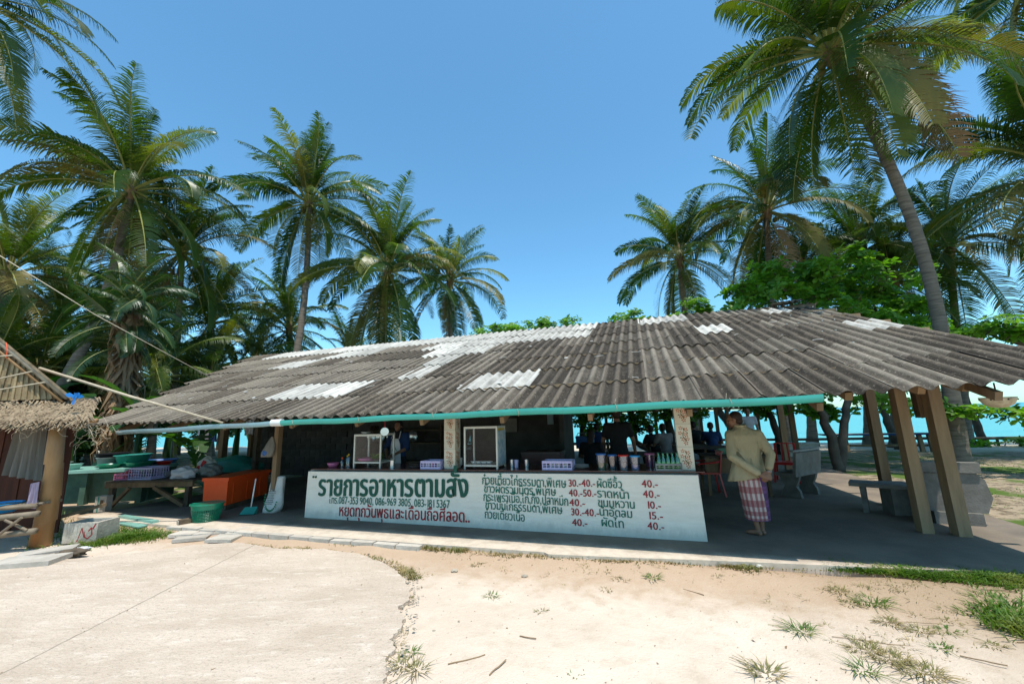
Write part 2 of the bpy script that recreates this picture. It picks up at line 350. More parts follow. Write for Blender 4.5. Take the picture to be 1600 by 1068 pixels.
# ground: sand, soil, grass in one material (object coordinates = shelter coordinates)
m, t, b, out = newmat('sandy_ground'); M['ground'] = m
o = sep(t); s_, t_ = o[0], o[1]
n1 = nz(t, .8, 6, .6); n2 = nz(t, 5, 6, .65); n3 = nz(t, 60, 4, .6); n4 = nz(t, .35, 4, .6); n5 = nz(t, 200, 2, .5)
c = mix(t, ramp(t, n1, .35, .7), (.64, .53, .42), (.55, .445, .345))
c = mix(t, mth(t, 'MULTIPLY', ramp(t, n2, .48, .72), .55), c, (.44, .345, .25)); c = mix(t, mth(t, 'MULTIPLY', ramp(t, n4, .45, .62), .35), c, (.50, .40, .30))
c = mix(t, mth(t, 'MULTIPLY', ramp(t, n5, .62, .75), .45), c, (.36, .29, .21))
c = mix(t, mth(t, 'MULTIPLY', ramp(t, n3, .62, .74), .25), c, (.66, .58, .48))
near = mth(t, 'MULTIPLY', ramp(t, mth(t, 'MULTIPLY_ADD', n2, .9, t_), -1.5, -.7), .75)       # brown soil by the kerb
c = mix(t, near, c, (.40, .27, .17))
rd = mth(t, 'MULTIPLY', ramp(t, mth(t, 'MULTIPLY_ADD', n1, 2.5, s_), 7.5, 10.5), mth(t, 'MULTIPLY', ramp(t, mth(t, 'MULTIPLY_ADD', n2, 1.0, t_), -2.4, -.8), .75))
c = mix(t, rd, c, (.30, .22, .14))
bk = ramp(t, mth(t, 'MULTIPLY_ADD', n1, 1.0, t_), 1.2, 2.2)
litter = mix(t, ramp(t, n2, .42, .62), (.33, .26, .18), (.13, .10, .065))
litter = mix(t, ramp(t, nz(t, 18, 4, .7), .58, .66), litter, (.45, .33, .2))
litter = mix(t, ramp(t, n1, .47, .58), litter, mix(t, n3, (.06, .10, .02), (.10, .15, .03)))
litter = mix(t, ramp(t, mth(t, 'MULTIPLY_ADD', n4, 4, t_), 14.2, 16.2), litter, (.56, .49, .38))
c = mix(t, bk, c, litter)
t.links.new(c, b.inputs['Base Color']); b.inputs['Roughness'].default_value = .95; b.inputs['Specular IOR Level'].default_value = .1
bump(t, b, mth(t, 'ADD', mth(t, 'MULTIPLY', n2, 1.5), mth(t, 'MULTIPLY', n3, .5)), .025, .7)
# poured concrete apron
m, t, b, out = newmat('poured_concrete_pad'); M['pad'] = m
n1 = nz(t, .9, 6, .6, stretch=(1, 2.5, 1)); n2 = nz(t, 4.5, 6, .65, stretch=(1, 3, 1)); n3 = nz(t, 55, 4, .6); n4 = nz(t, 120, 2, .5)
c = mix(t, ramp(t, n1, .35, .68), (.56, .455, .355), (.465, .37, .28))
c = mix(t, mth(t, 'MULTIPLY', ramp(t, n2, .52, .68), .7), c, (.64, .545, .44))
c = mix(t, mth(t, 'MULTIPLY', ramp(t, n4, .60, .70), .55), c, (.28, .24, .20))
c = mix(t, mth(t, 'MULTIPLY', ramp(t, nz(t, 34, 4, .62), .56, .66), .55), c, (.34, .28, .215))
t.links.new(c, b.inputs['Base Color']); b.inputs['Roughness'].default_value = .9; b.inputs['Specular IOR Level'].default_value = .15
bump(t, b, mth(t, 'ADD', mth(t, 'ADD', n3, nz(t, 34, 4, .62)), mth(t, 'MULTIPLY', n2, 1.5)), .012, .9)
# sea
m, t, b, out = newmat('turquoise_sea'); M['sea'] = m
n1 = nz(t, .03, 4, .6, stretch=(1, 4, 1))
o = sep(t); far = ramp(t, o[1], 60, 900)
c = mix(t, far, (.09, .36, .35), (.035, .26, .33)); c = mix(t, mth(t, 'MULTIPLY', ramp(t, n1, .4, .7), .35), c, (.02, .30, .34))
t.links.new(c, b.inputs['Base Color']); b.inputs['Roughness'].default_value = .35; b.inputs['Specular IOR Level'].default_value = .25
wv = nz(t, .9, 5, .65, stretch=(.35, 1.4, 1)); bump(t, b, wv, .35, .5)
# checked sarong, uses the cloth's own UVs
m, t, b, out = newmat('checked_sarong_cloth'); M['sarong'] = m
o = sep(t, 'UV'); u_, v_ = o[0], o[1]
def stripe(x, k, ph=0.): return ramp(t, mth(t, 'SINE', mth(t, 'MULTIPLY_ADD', x, 2 * PI * k, ph)), -.25, .25)
sv = stripe(v_, 6.0); su = stripe(u_, 17.0)
c = mix(t, mth(t, 'MULTIPLY', sv, .62), (.50, .40, .36), (.20, .016, .024)); c = mix(t, mth(t, 'MULTIPLY', su, .66), c, (.20, .018, .028))
pc = mix(t, sv, (.085, .03, .12), (.16, .06, .17)); pc = mix(t, mth(t, 'MULTIPLY', stripe(v_, 17), .5), pc, (.10, .03, .06))
curve = mth(t, 'MULTIPLY_ADD', mth(t, 'POWER', v_, 2.0), -.08, .60)
pan = mth(t, 'GREATER_THAN', u_, curve)
c = mix(t, pan, c, pc); c = mix(t, mth(t, 'LESS_THAN', v_, .015), c, (.09, .03, .14))
t.links.new(c, b.inputs['Base Color']); b.inputs['Roughness'].default_value = .85
bump(t, b, nz(t, 4, 3, .5, stretch=(2, 2, .3)), .05, .8)
# dappled window of woven panel etc. share the simple materials above

# ================================================================== SETTING
rng = random.Random(4)
nr = np.random.default_rng(5)
def gridlines(a, fine0, fine1, b, step):
    L = [fine0]; 
    while L[-1] < fine1: L.append(L[-1] + step)
    q = step
    lo = []; x = fine0
    while x > a: q *= 1.22; x -= q; lo.append(x)
    hi = []; x = L[-1]; q = step
    while x < b: q *= 1.22; x += q; hi.append(x)
    return np.array(lo[::-1] + L + hi)
gs = gridlines(-400, -6, 14, 400, .14); gt = gridlines(-60, -8, 0, 60, .14)
gt = gt[gt < 26.0]
S_, T_ = np.meshgrid(gs, gt)
Z_ = .012 * np.sin(S_ * 1.7 + 1.3 * np.sin(T_ * 1.1)) * np.cos(T_ * 1.9 + .7) + .006 * np.sin(S_ * 5.1 + T_ * 3.3) + .004 * np.sin(S_ * 9 - T_ * 7)
Z_ -= .014
q_ = np.clip((T_ + 1.35 + .0 * S_) / .4, 0, 1); Z_ += .05 * q_ * q_ * (3 - 2 * q_)
inside = (S_ > -13) & (S_ < 10.4) & (T_ > -.6) & (T_ < 13.5); Z_ = np.where(inside, -.12, Z_)
shore = 18.6 + 1.2 * np.sin(S_ * .11) + .4 * np.sin(S_ * .43)
drop = np.clip((T_ - shore) / 1.8, 0, 1); Z_ = Z_ - 1.9 * drop * drop * (3 - 2 * drop)
nS, nT = len(gs), len(gt)
vs = np.stack([S_.ravel(), T_.ravel(), Z_.ravel()], 1)
idx = np.arange(nT * nS).reshape(nT, nS)
fs = np.stack([idx[:-1, :-1], idx[:-1, 1:], idx[1:, 1:], idx[1:, :-1]], -1).reshape(-1, 4)
me = bpy.data.meshes.new('ground'); me.from_pydata(vs.tolist(), [], fs.tolist()); me.polygons.foreach_set('use_smooth', [True] * len(me.polygons))
g = link('ground', me, M['ground']); g.location = A0; g.rotation_euler = (0, 0, AZ); tag(g, None, None, kind='structure')
g['label'] = 'pale sandy ground running past the shelter to the shore'
mb = MB().add([(-9000, 14, -1.0), (9000, 14, -1.0), (9000, 16000, -1.0), (-9000, 16000, -1.0)], [(0, 1, 2, 3)])
o = link('sea', mb.mesh('sea'), M['sea']); o.location = A0; o.rotation_euler = (0, 0, AZ); tag(o, None, None, kind='structure')

def struct(name, mb, m, parent=None, smooth=False):
    o = link(name, mb.mesh(name, smooth), m, parent)
    if parent is None: o['kind'] = 'structure'
    return o
def sframe(o, z=0): o.location = A0 + Vector((0, 0, z)); o.rotation_euler = (0, 0, AZ); return o
# shelter floor: the front lip runs a little crooked
front = [(-4.6, -.86), (-2.0, -.93), (-.4, -.90), (1.2, -.885), (2.78, -.875), (3.9, -.85), (4.55, -.84), (4.62, -.90), (5.6, -.80), (6.4, -.70), (7.4, -.60), (8.4, -.50), (9.28, -.37), (10.6, -.25)]
poly = front + [(10.6, 13.2), (-4.6, 13.2)]
mbf = MB().prism(poly, -.25, .08)
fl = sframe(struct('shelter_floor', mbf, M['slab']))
# kerb stones of the lip on the left
k = 0
x = -1.9
kmesh = None
while x < 2.6:
    w = rng.uniform(.34, .42)
    mbk = MB().box((0, 0, 0), (w - .02, .10, .12))
    ob = part('kerb_stone', mbk, M['paver'], fl); ob.location = (x + w / 2, -.965 + .01 * rng.random(), .025 + rng.uniform(-.01, .006)); ob.rotation_euler = (0, rng.uniform(-.02, .02), rng.uniform(-.03, .03)); x += w

# concrete pad in the foreground with a ragged broken edge
edge_px = [(238, 862), (300, 852), (372, 848), (400, 852), (440, 858), (505, 858), (560, 866), (598, 880), (618, 892), (632, 905), (641, 922), (640, 938), (622, 950), (632, 968), (624, 985), (610, 1000), (616, 1015), (603, 1032), (606, 1050), (598, 1068), (590, 1120), (570, 1250)]
pts = [G(x, y, .01) for x, y in edge_px]; ed = []
for a, b2 in zip(pts, pts[1:]):
    for k in range(6):
        p = a.lerp(b2, k / 6); ed.append(p + Vector((rng.uniform(-.014, .014), rng.uniform(-.012, .012), 0)))
ed.append(pts[-1])
left = [Vector((-1.2, -6, 0)), Vector((-14, -6, 0)), Vector((-14, 5.4, 0)), Vector((-8.2, 5.2, 0)), Vector((-6.6, 5.55, 0))]
poly = [(p.x, p.y) for p in ed + left]
pad = MB()
# top as a triangulated prism, cut by a thin saw joint: two prisms would leave a seam, so one prism plus a recessed dark line
pad.prism(poly, -.1, .022)
o = struct('concrete_pad', pad, M['pad'])
M['joint'] = pm('saw_joint_dirt', (.30, .25, .19), None, .9, 8, 0)
M['darkcrack'] = pm('crack_shadow_dirt', (.10, .08, .06), None, .95, 8, 0)
ja, jb = G(400, 852, .0), G(-120, 1120, .0)
mb = MB(); n = 60; prev = None
for i in range(n + 1):
    p = ja.lerp(jb, i / n) + Vector((rng.uniform(-.006, .006), rng.uniform(-.006, .006), 0)); w = .0035 + .0025 * rng.random()
    d = (jb - ja).normalized(); q = Vector((-d.y, d.x, 0)) * w
    mb.v += [(p.x + q.x, p.y + q.y, .0235), (p.x - q.x, p.y - q.y, .0235)]
    if i: k = 2 * i; mb.f.append((k - 2, k - 1, k + 1, k))
struct('expansion_joint', mb, M['joint'])
# crumbled rubble along the crack
mb = MB()
for i in range(300):
    p = ed[rng.randrange(20, len(ed) - 8)]; r = rng.uniform(.004, .022) * (1.4 if rng.random() < .06 else 1)
    c = Vector((p.x + rng.gauss(.03, .05), p.y + rng.gauss(0, .05), r * .3 + .0)); vs = [c + Vector((rng.uniform(-1, 1), rng.uniform(-1, 1), rng.uniform(-.2, .8))) * r for _ in range(5)]
    mb.add(vs, [(0, 1, 2), (0, 2, 3), (0, 3, 1), (1, 2, 4), (2, 3, 4), (3, 1, 4)])
o = link('rubble', mb.mesh('rubble'), M['stone']); tag(o, 'crumbs of broken concrete along the cracked pad edge', 'rubble', kind='stuff')

# ================================================================== SHELTER
shelter = thing('beach_restaurant_shelter', 'long open restaurant shelter under a grey corrugated roof', 'shelter', A0, AZ)
SL = R(21); cS, sS = math.cos(SL), math.sin(SL); EX = 1.035; NR = 7; T0 = -.80; Z0 = 1.80; PW = .2
TR = T0 + cS * EX * NR; ZR = Z0 + sS * EX * NR
def dzr(s, row):
    f = min(1, max(0, (s - 7.0) / 3.0)); return dz(s) * (1 - row / NR) - .15 * f * f * row / NR
def dz(s): return 0 if s < 5 else (.05 * (s - 5) / 2.7 if s < 7.7 else .05 + .035 * (s - 7.7))
def sheet_mesh(name, waves=3, length=1.19, seed=0, broken=False):
    r = random.Random(seed); nW = 8; n = int(waves * nW) + 2; mb = MB(); th = .007
    rows = [0, .33, .66, 1]
    for side in (0, 1):
        for j, y in enumerate(rows):
            for i in range(n + 1):
                x = i * PW / nW; z = .028 * math.cos(2 * PI * x / PW) + (-th if side else 0)
                yy = y * length
                if j == 0: yy += r.uniform(-.012, .006) + (.03 * max(0, math.sin(i * 1.7)) if broken else 0)
                mb.v.append((x - waves * PW / 2, yy, z))
    q = (n + 1); k = len(rows) * q
    for j in range(len(rows) - 1):
        for i in range(n):
            a = j * q + i; mb.f.append((a, a + 1, a + 1 + q, a + q)); a += k; mb.f.append((a + q, a + 1 + q, a + 1, a))
    for i in range(n):
        mb.f.append((i + k, i + 1 + k, i + 1, i)); a = (len(rows) - 1) * q + i; mb.f.append((a, a + 1, a + 1 + k, a + k))
    for j in range(len(rows) - 1):
        a = j * q; mb.f.append((a, a + q, a + q + k, a + k)); a += n; mb.f.append((a + k, a + q + k, a + q, a))
    me = mb.mesh(name, True); me.set_sharp_from_angle(angle=R(60)); me.materials.append(M['roofdark']); return me
SM = [sheet_mesh('roof_sheet', seed=i, broken=(i == 3)) for i in range(4)]
roof = MB()
# ridge purlin as the roof part that the sheets hang on
roof.bar((-8.6, TR, ZR - .09), (10.3, TR, ZR - .09), .09, .14)
roofo = part('roof', roof, M['darkwood'], shelter)
roofo['label'] = 'single slope of overlapping corrugated sheets facing the yard'
SW = PW * 3
def left_s(r): return -4.55 - (8.3 - 4.55) * (r / (NR - 1))
white = set()
def wr(row, a, b):
    white.add((row, a, b))
# white sheets, from the photograph: row and reach along the roof
wr(6, -7.2, 4.95); wr(5, -3.4, -1.9); wr(5, .1, 4.95); wr(4, -4.8, -3.4); wr(4, .8, 2.2); wr(3, 1.0, 1.9); wr(2, 1.25, 1.75)
wr(1, -1.05, .65); wr(1, 3.2, 3.85)
wr(6, 5.8, 6.9); wr(6, 8.75, 9.35); wr(4, 7.2, 7.9); wr(3, 9.6, 10.2)
count = 0
for row in range(NR):
    s = 10.12
    t0 = T0 + cS * EX * row; z0 = Z0 + sS * EX * row
    ls = left_s(row)
    while s > ls:
        c = s - SW / 2
        isw = any(rr == row and a <= c <= b for rr, a, b in white)
        pm_ = .35 if c > 1.5 else (.75 if c < -1.5 else .55)
        m = M['roofwhite'] if isw else (M['roofmid'] if rng.random() < pm_ else M['roofdark'])
        me = SM[0 if rng.random() < .5 else rng.choice((1, 2, 3))]
        o = link('roof_sheet', me, m, roofo)
        jit = rng.gauss(0, .006)
        o.location = (c + rng.gauss(0, .004), t0 + jit - .05, z0 + dzr(c, row) + .012 + (.004 if isw else 0) + rng.gauss(0, .003))
        o.rotation_euler = (SL - .018 + rng.gauss(0, .004), rng.gauss(0, .006) - (.012 if c > 7.7 and row < 3 else 0), rng.gauss(0, .004))
        count += 1; s -= SW
    # the last sheet of the course is cut along the slanting verge
    w = s - (ls - .62) + .0
    nW = 8; mbc = MB(); x0 = ls - .7; nn = int((s - x0) / (PW / nW)) + 1
    for side in (0, 1):
        for j in range(5):
            y = 1.19 * j / 4; xl = ls - .62 * (y / EX)
            for i in range(nn + 1):
                x = max(s - (nn - i) * PW / nW, min(xl, s)); mbc.v.append((x - s, y, .028 * math.cos(2 * PI * (x - s) / PW) - .007 * side))
    q = nn + 1; k5 = 5 * q
    for j in range(4):
        for i in range(nn):
            a = j * q + i; mbc.f.append((a, a + 1, a + 1 + q, a + q)); a += k5; mbc.f.append((a + q, a + 1 + q, a + 1, a))
    for i in range(nn): mbc.f.append((i + k5, i + 1 + k5, i + 1, i))
    o = part('roof_sheet', mbc, M['roofmid'], roofo, True); o.location = (s, t0 - .02, z0 + .012); o.rotation_euler = (SL - .018, 0, 0)
# lifted curled sheet at the ridge end, nails and debris
o = link('roof_sheet', SM[3], M['roofmid'], roofo); o.location = (9.75, TR - .25, ZR + .05); o.rotation_euler = (SL * .2, -.12, .5); o.scale = (.9, .35, 1.3)
M['flakes'] = pm('pale_lichen_flakes', (.55, .53, .48), None, .9, 10, 0)
mb = MB()
for i in range(210):
    row = rng.randrange(0, NR); s = rng.uniform(-7, 10.2)
    if s < left_s(row): continue
    k = round(s / PW); s2 = 10.12 - PW * rng.randrange(1, 88)
    if s2 < left_s(row): continue
    y = T0 + cS * (EX * row + .05); z = Z0 + sS * (EX * row + .05) + dz(s2) * (1 - row / NR) + .045
    mb.box((s2, y, z), (.022, .022, .016))
part('roof_nail', mb, M['flakes'], roofo)['kind'] = 'stuff'
mb = MB()
for i in range(46):
    s2 = rng.uniform(-6, 10.0); yy = rng.uniform(.1, 6.5)
    y = T0 + cS * yy; z = Z0 + sS * yy + dz(s2) * .7 + .045
    k = rng.random()
    if k < .35:
        a = rng.uniform(.03, .07); mb.ell((s2, y, z), (a, a * .7, .012), 7, 4, Matrix.Rotation(SL, 3, 'X'))
    else:
        pts = [Vector((s2, y, z + .005))]; an = rng.uniform(0, 6.3)
        for q in range(4): an += rng.uniform(-.6, .6); pts.append(pts[-1] + Vector((math.cos(an) * .045, math.sin(an) * .045 * cS, math.sin(an) * .045 * sS)))
        mb.tube(pts, .004, 4)
part('roof_litter', mb, M['flakes'], roofo)['kind'] = 'stuff'
# rear slope (seen only from below and over the eave)
mb = MB(); nW = 8
LB = 7.2; n = int(18.6 / PW * nW)
for j in (0, 1):
    for i in range(n + 1):
        x = -8.2 + i * PW / nW; mb.v.append((x, TR + .02 + j * cS * LB, ZR + .01 - j * sS * LB + .028 * math.cos(2 * PI * x / PW)))
for i in range(n): mb.f.append((i, i + 1, i + 1 + n + 1, i + n + 1))
o = part('rear_slope', mb, M['roofmid'], shelter, True); o['kind'] = 'stuff'
# timber: purlins and rafters
for row in range(1, NR):
    mb = MB().bar((left_s(row) + .05, T0 + cS * EX * row, Z0 + sS * EX * row - .075), (10.35, T0 + cS * EX * row, Z0 + sS * EX * row - .075 + dz(10) * (1 - row / NR)), .05, .07); part('purlin', mb, M['palewood'], shelter)
for row in range(1, 8):
    tt = TR + cS * LB * row / 7.15; mb = MB().bar((-8.1, tt, ZR - sS * LB * row / 7.15 - .07), (10.2, tt, ZR - sS * LB * row / 7.15 - .07), .05, .07); part('purlin', mb, M['palewood'], shelter)
for s in (-7.2, -5.6, -4.0, -2.6, -1.2, .3, 1.6, 2.75, 4.0, 5.2, 6.38, 7.7, 9.2, 10.1):
    if s > -4.4:
        a = -.72; mb = MB().bar((s, a, Z0 + dz(s) + (a - T0) * math.tan(SL) - .15), (s, TR, ZR - .15), .06, .09, (0, 0, 1)); part('rafter', mb, M['wood'], shelter)
    else:
        a = T0 + (-4.55 - s) * 1.75; mb = MB().bar((s, a, Z0 + (a - T0) * math.tan(SL) - .15), (s, TR, ZR - .15), .06, .09, (0, 0, 1)); part('rafter', mb, M['wood'], shelter)
    mb = MB().bar((s, TR, ZR - .15), (s, TR + cS * LB * .99, ZR - sS * LB * .99 - .13), .06, .09); part('rafter', mb, M['wood'], shelter)
# beam under the front eave
part('eave_beam', MB().bar((-4.4, .22, 2.02), (9.5, .22, 2.09), .07, .12), M['palewood'], shelter)
part('eave_beam', MB().bar((-8.0, TR * 2 - .3, 1.98), (10.1, TR * 2 - .3, 1.98), .07, .12), M['palewood'], shelter)
for (x, y) in ((1438, 610), (1508, 606)):
    p = PT(x + 3, y + 2, -.35); part('rafter_end', MB().bar((p.x, p.y, p.z + .02), (p.x - .05, p.y + .22, p.z + .10), .08, .09), M['palewood'], shelter)
for (x, y) in ((1327, 622),):
    p = PT(x, y, -.55); part('rafter_end', MB().bar((p.x, p.y, p.z + .02), (p.x, p.y + 1.4, p.z + .53), .07, .09), M['palewood'], shelter)
# gutters: half pipes hung on the eave
def gutter(a, b, r, m, label):
    mb = MB(); n = 12; a = Vector(a); b = Vector(b)
    prof = [(math.cos(PI + PI * k / n) * r, math.sin(PI + PI * k / n) * r) for k in range(n + 1)]
    prof = [(prof[0][0], .03)] + prof + [(prof[-1][0], .03)]
    pr2 = [(x * .9, z * .9 + (.003 if z < .02 else 0)) for x, z in prof][::-1]
    loop = prof + pr2; L = len(loop); seg = 10
    for i in range(seg + 1):
        p = a.lerp(b, i / seg) + Vector((0, 0, .008 * math.sin(i * 1.3)))
        for (y, z) in loop: mb.v.append((p.x, p.y + y, p.z + z))
    for i in range(seg):
        for k in range(L): mb.f.append((i * L + k, i * L + (k + 1) % L, (i + 1) * L + (k + 1) % L, (i + 1) * L + k))
    mb.f.append(tuple(range(L))); mb.f.append(tuple(range(seg * L + L - 1, seg * L - 1, -1)))
    o = part('gutter', mb, m, shelter, 'auto'); o['label'] = label; return o
TG = -.865
gl, gm, gr = PT(186, 675, TG), PT(438, 660, TG), PT(1284, 620.5, TG)
gutter((gl.x, TG, gl.z), (gm.x + .02, TG, gm.z + .004), .048, M['bluepipe'], 'pale blue faded plastic gutter length')
mid = gm.lerp(gr, .48); mid.z -= .0
gutter((gm.x, TG, gm.z), (mid.x, TG, mid.z), .052, M['greenpipe'], 'turquoise gutter length over the kitchen counter')
gutter((mid.x - .03, TG, mid.z), (gr.x, TG, gr.z), .054, M['greenpipe'], 'turquoise gutter length above the dining floor')
part('gutter_joint', MB().tube([(gm.x - .16, TG - .005, gm.z + .0), (gm.x + .05, TG - .005, gm.z)], [.056, .058], 14), M['white'], shelter, 'auto')
for s in np.arange(gm.x + .3, gr.x, 1.25):
    f = (s - gm.x) / (gr.x - gm.x); z = gm.z + (gr.z - gm.z) * f
    part('gutter_tie', MB().tube([(s, TG - .058, z + .04), (s + .02, TG - .06, z - .02), (s, TG, z - .062), (s - .02, TG + .06, z + .0), (s, TG + .08, z + .1)], .003, 4), M['straw'], shelter)
# three timber posts at the right end
def post(s, t, w, d, top, m, lean=0, extra=None):
    mb = MB().bar((s, t, .05), (s + lean, t, top), d, w, (0, 1, 0)); return part('timber_post', mb, m, shelter)
post(9.24, 1.02, .155, .125, 2.48, M['palewood']); 
p3 = post(9.57, .95, .165, .135, 2.02, M['palewood']); p3['label'] = 'thick post with a second timber spliced to its top'
part('timber_post', MB().bar((9.52, 1.10, 1.55), (9.50, 1.10, 2.46), .12, .12, (0, 1, 0)), M['wood'], shelter)
post(9.66, 2.72, .14, .13, 3.0, M['wood'])
for (s, t, h, w) in ((9.46, 7.0, 3.9, .14), (10.3, 9.0, 3.2, .14), (8.3, 10.0, 2.9, .11), (8.55, 9.4, 3.1, .11), (6.3, 11.8, 2.2, .12), (4.3, 11.8, 2.2, .12), (2.5, 11.8, 2.2, .12), (10.0, 11.8, 2.2, .12), (8.0, 11.8, 2.2, .12), (-2.2, 11.5, 2.2, .12), (-5.0, 11.0, 2.3, .12)):
    post(s, t, w, w, h, M['wood'])
a = PT(212, 700, 1.6)
post(-6.55, 3.3, .17, .17, 2.9, M['wood']); post(-6.15, 3.9, .13, .13, 3.1, M['wood']); post(-4.35, 2.6, .12, .12, 2.9, M['darkwood'])
p = PT(432, 700, .25); post(p.x + .03, .25, .10, .10, 2.0, M['wood'])
# kitchen: rear wall, side wall
kw = thing('kitchen_rear_wall', 'dim grey kitchen wall of plaster and bare blocks under the roof', 'wall', A0, AZ)
part('plastered_wall', MB().box((1.9 - .02, 4.62, 1.33), (4.3, .12, 2.5)), M['shadewall'], kw)
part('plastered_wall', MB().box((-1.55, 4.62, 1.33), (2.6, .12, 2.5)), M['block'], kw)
bm_ = MB().box((0, 0, 0), (.385, .12, .185)).mesh('concrete_block')
for r_ in range(12):
    for q in range(10):
        x = -7.0 + q * .4 + (.2 if r_ % 2 else 0)
        o = link('block', bm_, M['block'], kw); o.location = (x + .2, 4.6 + rng.uniform(-.004, .004), .08 + .1 + r_ * .195)
part('mortar', MB().box((-4.9, 4.62, 1.25), (4.2, .08, 2.34)), M['shadewall'], kw)
pw = MB().box((4.02, 4.0, 1.35), (.1, 1.3, 2.54)); part('plastered_wall', pw, M['shadewall'], kw)
part('electric_panel', MB().box((2.35, 4.54, 1.5), (.45, .05, .36)), M['concrete'], kw)
part('window_shutter', MB().box((3.5, 4.54, 1.75), (.16, .03, .5)), M['bluepipe'], kw)

# ------------------------------------------------------------------ counter with the painted menu
counter = thing('serving_counter', 'long white serving counter painted with a Thai food menu', 'counter', A0, AZ)
TW = 0.0
cw = MB(); sL, sR = 0.0, 6.50
n = 26
for i in range(n + 1):
    s = sL + (sR - sL) * i / n; f = i / n; top = .86 + .035 * f
    cw.v += [(s + .0, TW - .004 * math.sin(i * .9), .07), (s + .02 * (1 - f) + (-.03 * f), TW + .005, top), (s, .26, top), (s, .26, .07)]
for i in range(n):
    a = i * 4
    for k in range(4): cw.f.append((a + k, a + 4 + k, a + 4 + (k + 1) % 4, a + (k + 1) % 4))
cw.f.append((0, 1, 2, 3)); cw.f.append(tuple(n * 4 + k for k in (3, 2, 1, 0)))
part('counter_wall', cw, M['plaster'], counter)
part('counter_bed', MB().box((3.2, .48, .865), (6.5, .7, .04), Matrix.Rotation(-.0054, 3, 'Y')), M['concrete'], counter)
tm = MB().box((0, 0, 0), (.292, .292, .012)).mesh('counter_tile')
for i in range(22):
    for j in range(3):
        s = .1 + i * .296 + .1
        o = link('counter_tile', tm, M['maroon'], counter); o.location = (s, .155 + j * .296 + .02, .872 + .035 * s / 6.5 + .024); o.rotation_euler = (0, -.0054, 0)
def ctop(s): return .90 + .0054 * s + .003
# tiled columns standing on the counter
flower = MB()
def fl5(cx, cz, r, a0):
    for k in range(5):
        a = a0 + 2 * PI * k / 5; d = Vector((math.cos(a), 0, math.sin(a))); e = Vector((-d.z, 0, d.x)); c = Vector((cx, 0, cz))
        flower.add([c + d * r * .15, c + d * r * .6 + e * r * .28, c + d * r, c + d * r * .6 - e * r * .28], [(0, 1, 2, 3)])
for (cx, cz, r, a0) in ((-.035, .10, .030, .3), (.030, .075, .034, 1.0), (-.045, .03, .032, .1), (.025, .005, .036, .7), (.045, -.05, .030, .2), (-.01, -.055, .034, 1.1), (.02, -.105, .034, .5)): fl5(cx, cz, r, a0)
fm = flower.mesh('flower_print')
lf = MB()
for (x0, z0, x1, z1) in ((-.005, .115, .012, .05), (.005, .06, -.02, -.01), (-.02, .0, .01, -.06), (.01, -.03, .03, -.09), (.03, .04, .06, .03), (-.03, -.02, -.055, -.04)):
    a = Vector((x0, 0, z0)); b2 = Vector((x1, 0, z1)); e = Vector((-(b2 - a).z, 0, (b2 - a).x)).normalized() * .008; m_ = a.lerp(b2, .5)
    lf.add([a, m_ + e, b2, m_ - e], [(0, 1, 2, 3)])
lm = lf.mesh('leaf_print')
tcm = MB().box((0, 0, 0), (.196, .012, .306)).mesh('column_tile')
def tile_column(s, t, nm, top=2.1):
    root = thing('tiled_column', nm, 'column', W(s, t, ctop(s)), AZ)
    h = top - ctop(s)
    part('column_core', MB().box((0, .11, h / 2), (.176, .176, h)), M['concrete'], root)
    for j in range(4):
        z = .155 + j * .310
        if z + .15 > h: break
        for side in (0, 1, 2):
            loc, rz = [((0, .015, z), 0), ((.095, .11, z), PI / 2), ((-.095, .11, z), -PI / 2)][side]
            o = link('tile', tcm, M['cream'], root); o.location = loc; o.rotation_euler = (0, 0, rz)
            if side < 2 or True:
                nrm = Matrix.Rotation(rz, 3, 'Z') @ Vector((0, -.0072, 0))
                f1 = link('flower_print', fm, M['petal'], o); f1.location = (0, -.0072, 0)
                f2 = link('leaf_print', lm, M['leafprint'], o); f2.location = (0, -.0078, 0)
    return root
tile_column(6.36, .14, 'cream column with orange flower tiles at the right end of the counter', 2.08)
c2 = PT(702, 738, .14)
tile_column(c2.x + .0, .14, 'cream flower tiled column standing left of the large glass cabinet', 2.08)

# ------------------------------------------------------------------ lettering
GLY = {}
def glyph(ch):
    if ch in GLY: return GLY[ch]
    c = bpy.data.curves.new('g', 'FONT'); c.body = ch; c.size = 1; c.resolution_u = 3; c.fill_mode = 'FRONT'
    ob = bpy.data.objects.new('g', c); col.objects.link(ob)
    dg = bpy.context.evaluated_depsgraph_get(); me = bpy.data.meshes.new_from_object(ob.evaluated_get(dg))
    v = np.array([tuple(x.co) for x in me.vertices]) if len(me.vertices) else np.zeros((0, 3)); f = [tuple(p.vertices) for p in me.polygons]
    bpy.data.objects.remove(ob); bpy.data.curves.remove(c); bpy.data.meshes.remove(me)
    GLY[ch] = (v, f); return GLY[ch]
HI = .13
UPM = 'ัิีืึ'; TONE = '่้๊๋์'; DN = 'ุู'
def layout(txt, gap=.055):
    pen = 0; out = []; lasthi = False
    for ch in txt:
        if ch == ' ': pen += .25; lasthi = False; continue
        v, f = glyph(ch)
        if ch in UPM: out.append((v + (pen - .0, 0, 0), f)); lasthi = True; continue
        if ch in TONE:
            out.append((v + (pen, HI if lasthi else 0.0, 0), f)); continue
        if ch in DN: out.append((v + (pen, 0, 0), f)); continue
        if ch == 'ำ': out.append((v + (pen, 0, 0), f)); pen += v[:, 0].max() + gap; lasthi = False; continue
        out.append((v + (pen, 0, 0), f)); pen += v[:, 0].max() + gap; lasthi = False
    return out, pen - gap
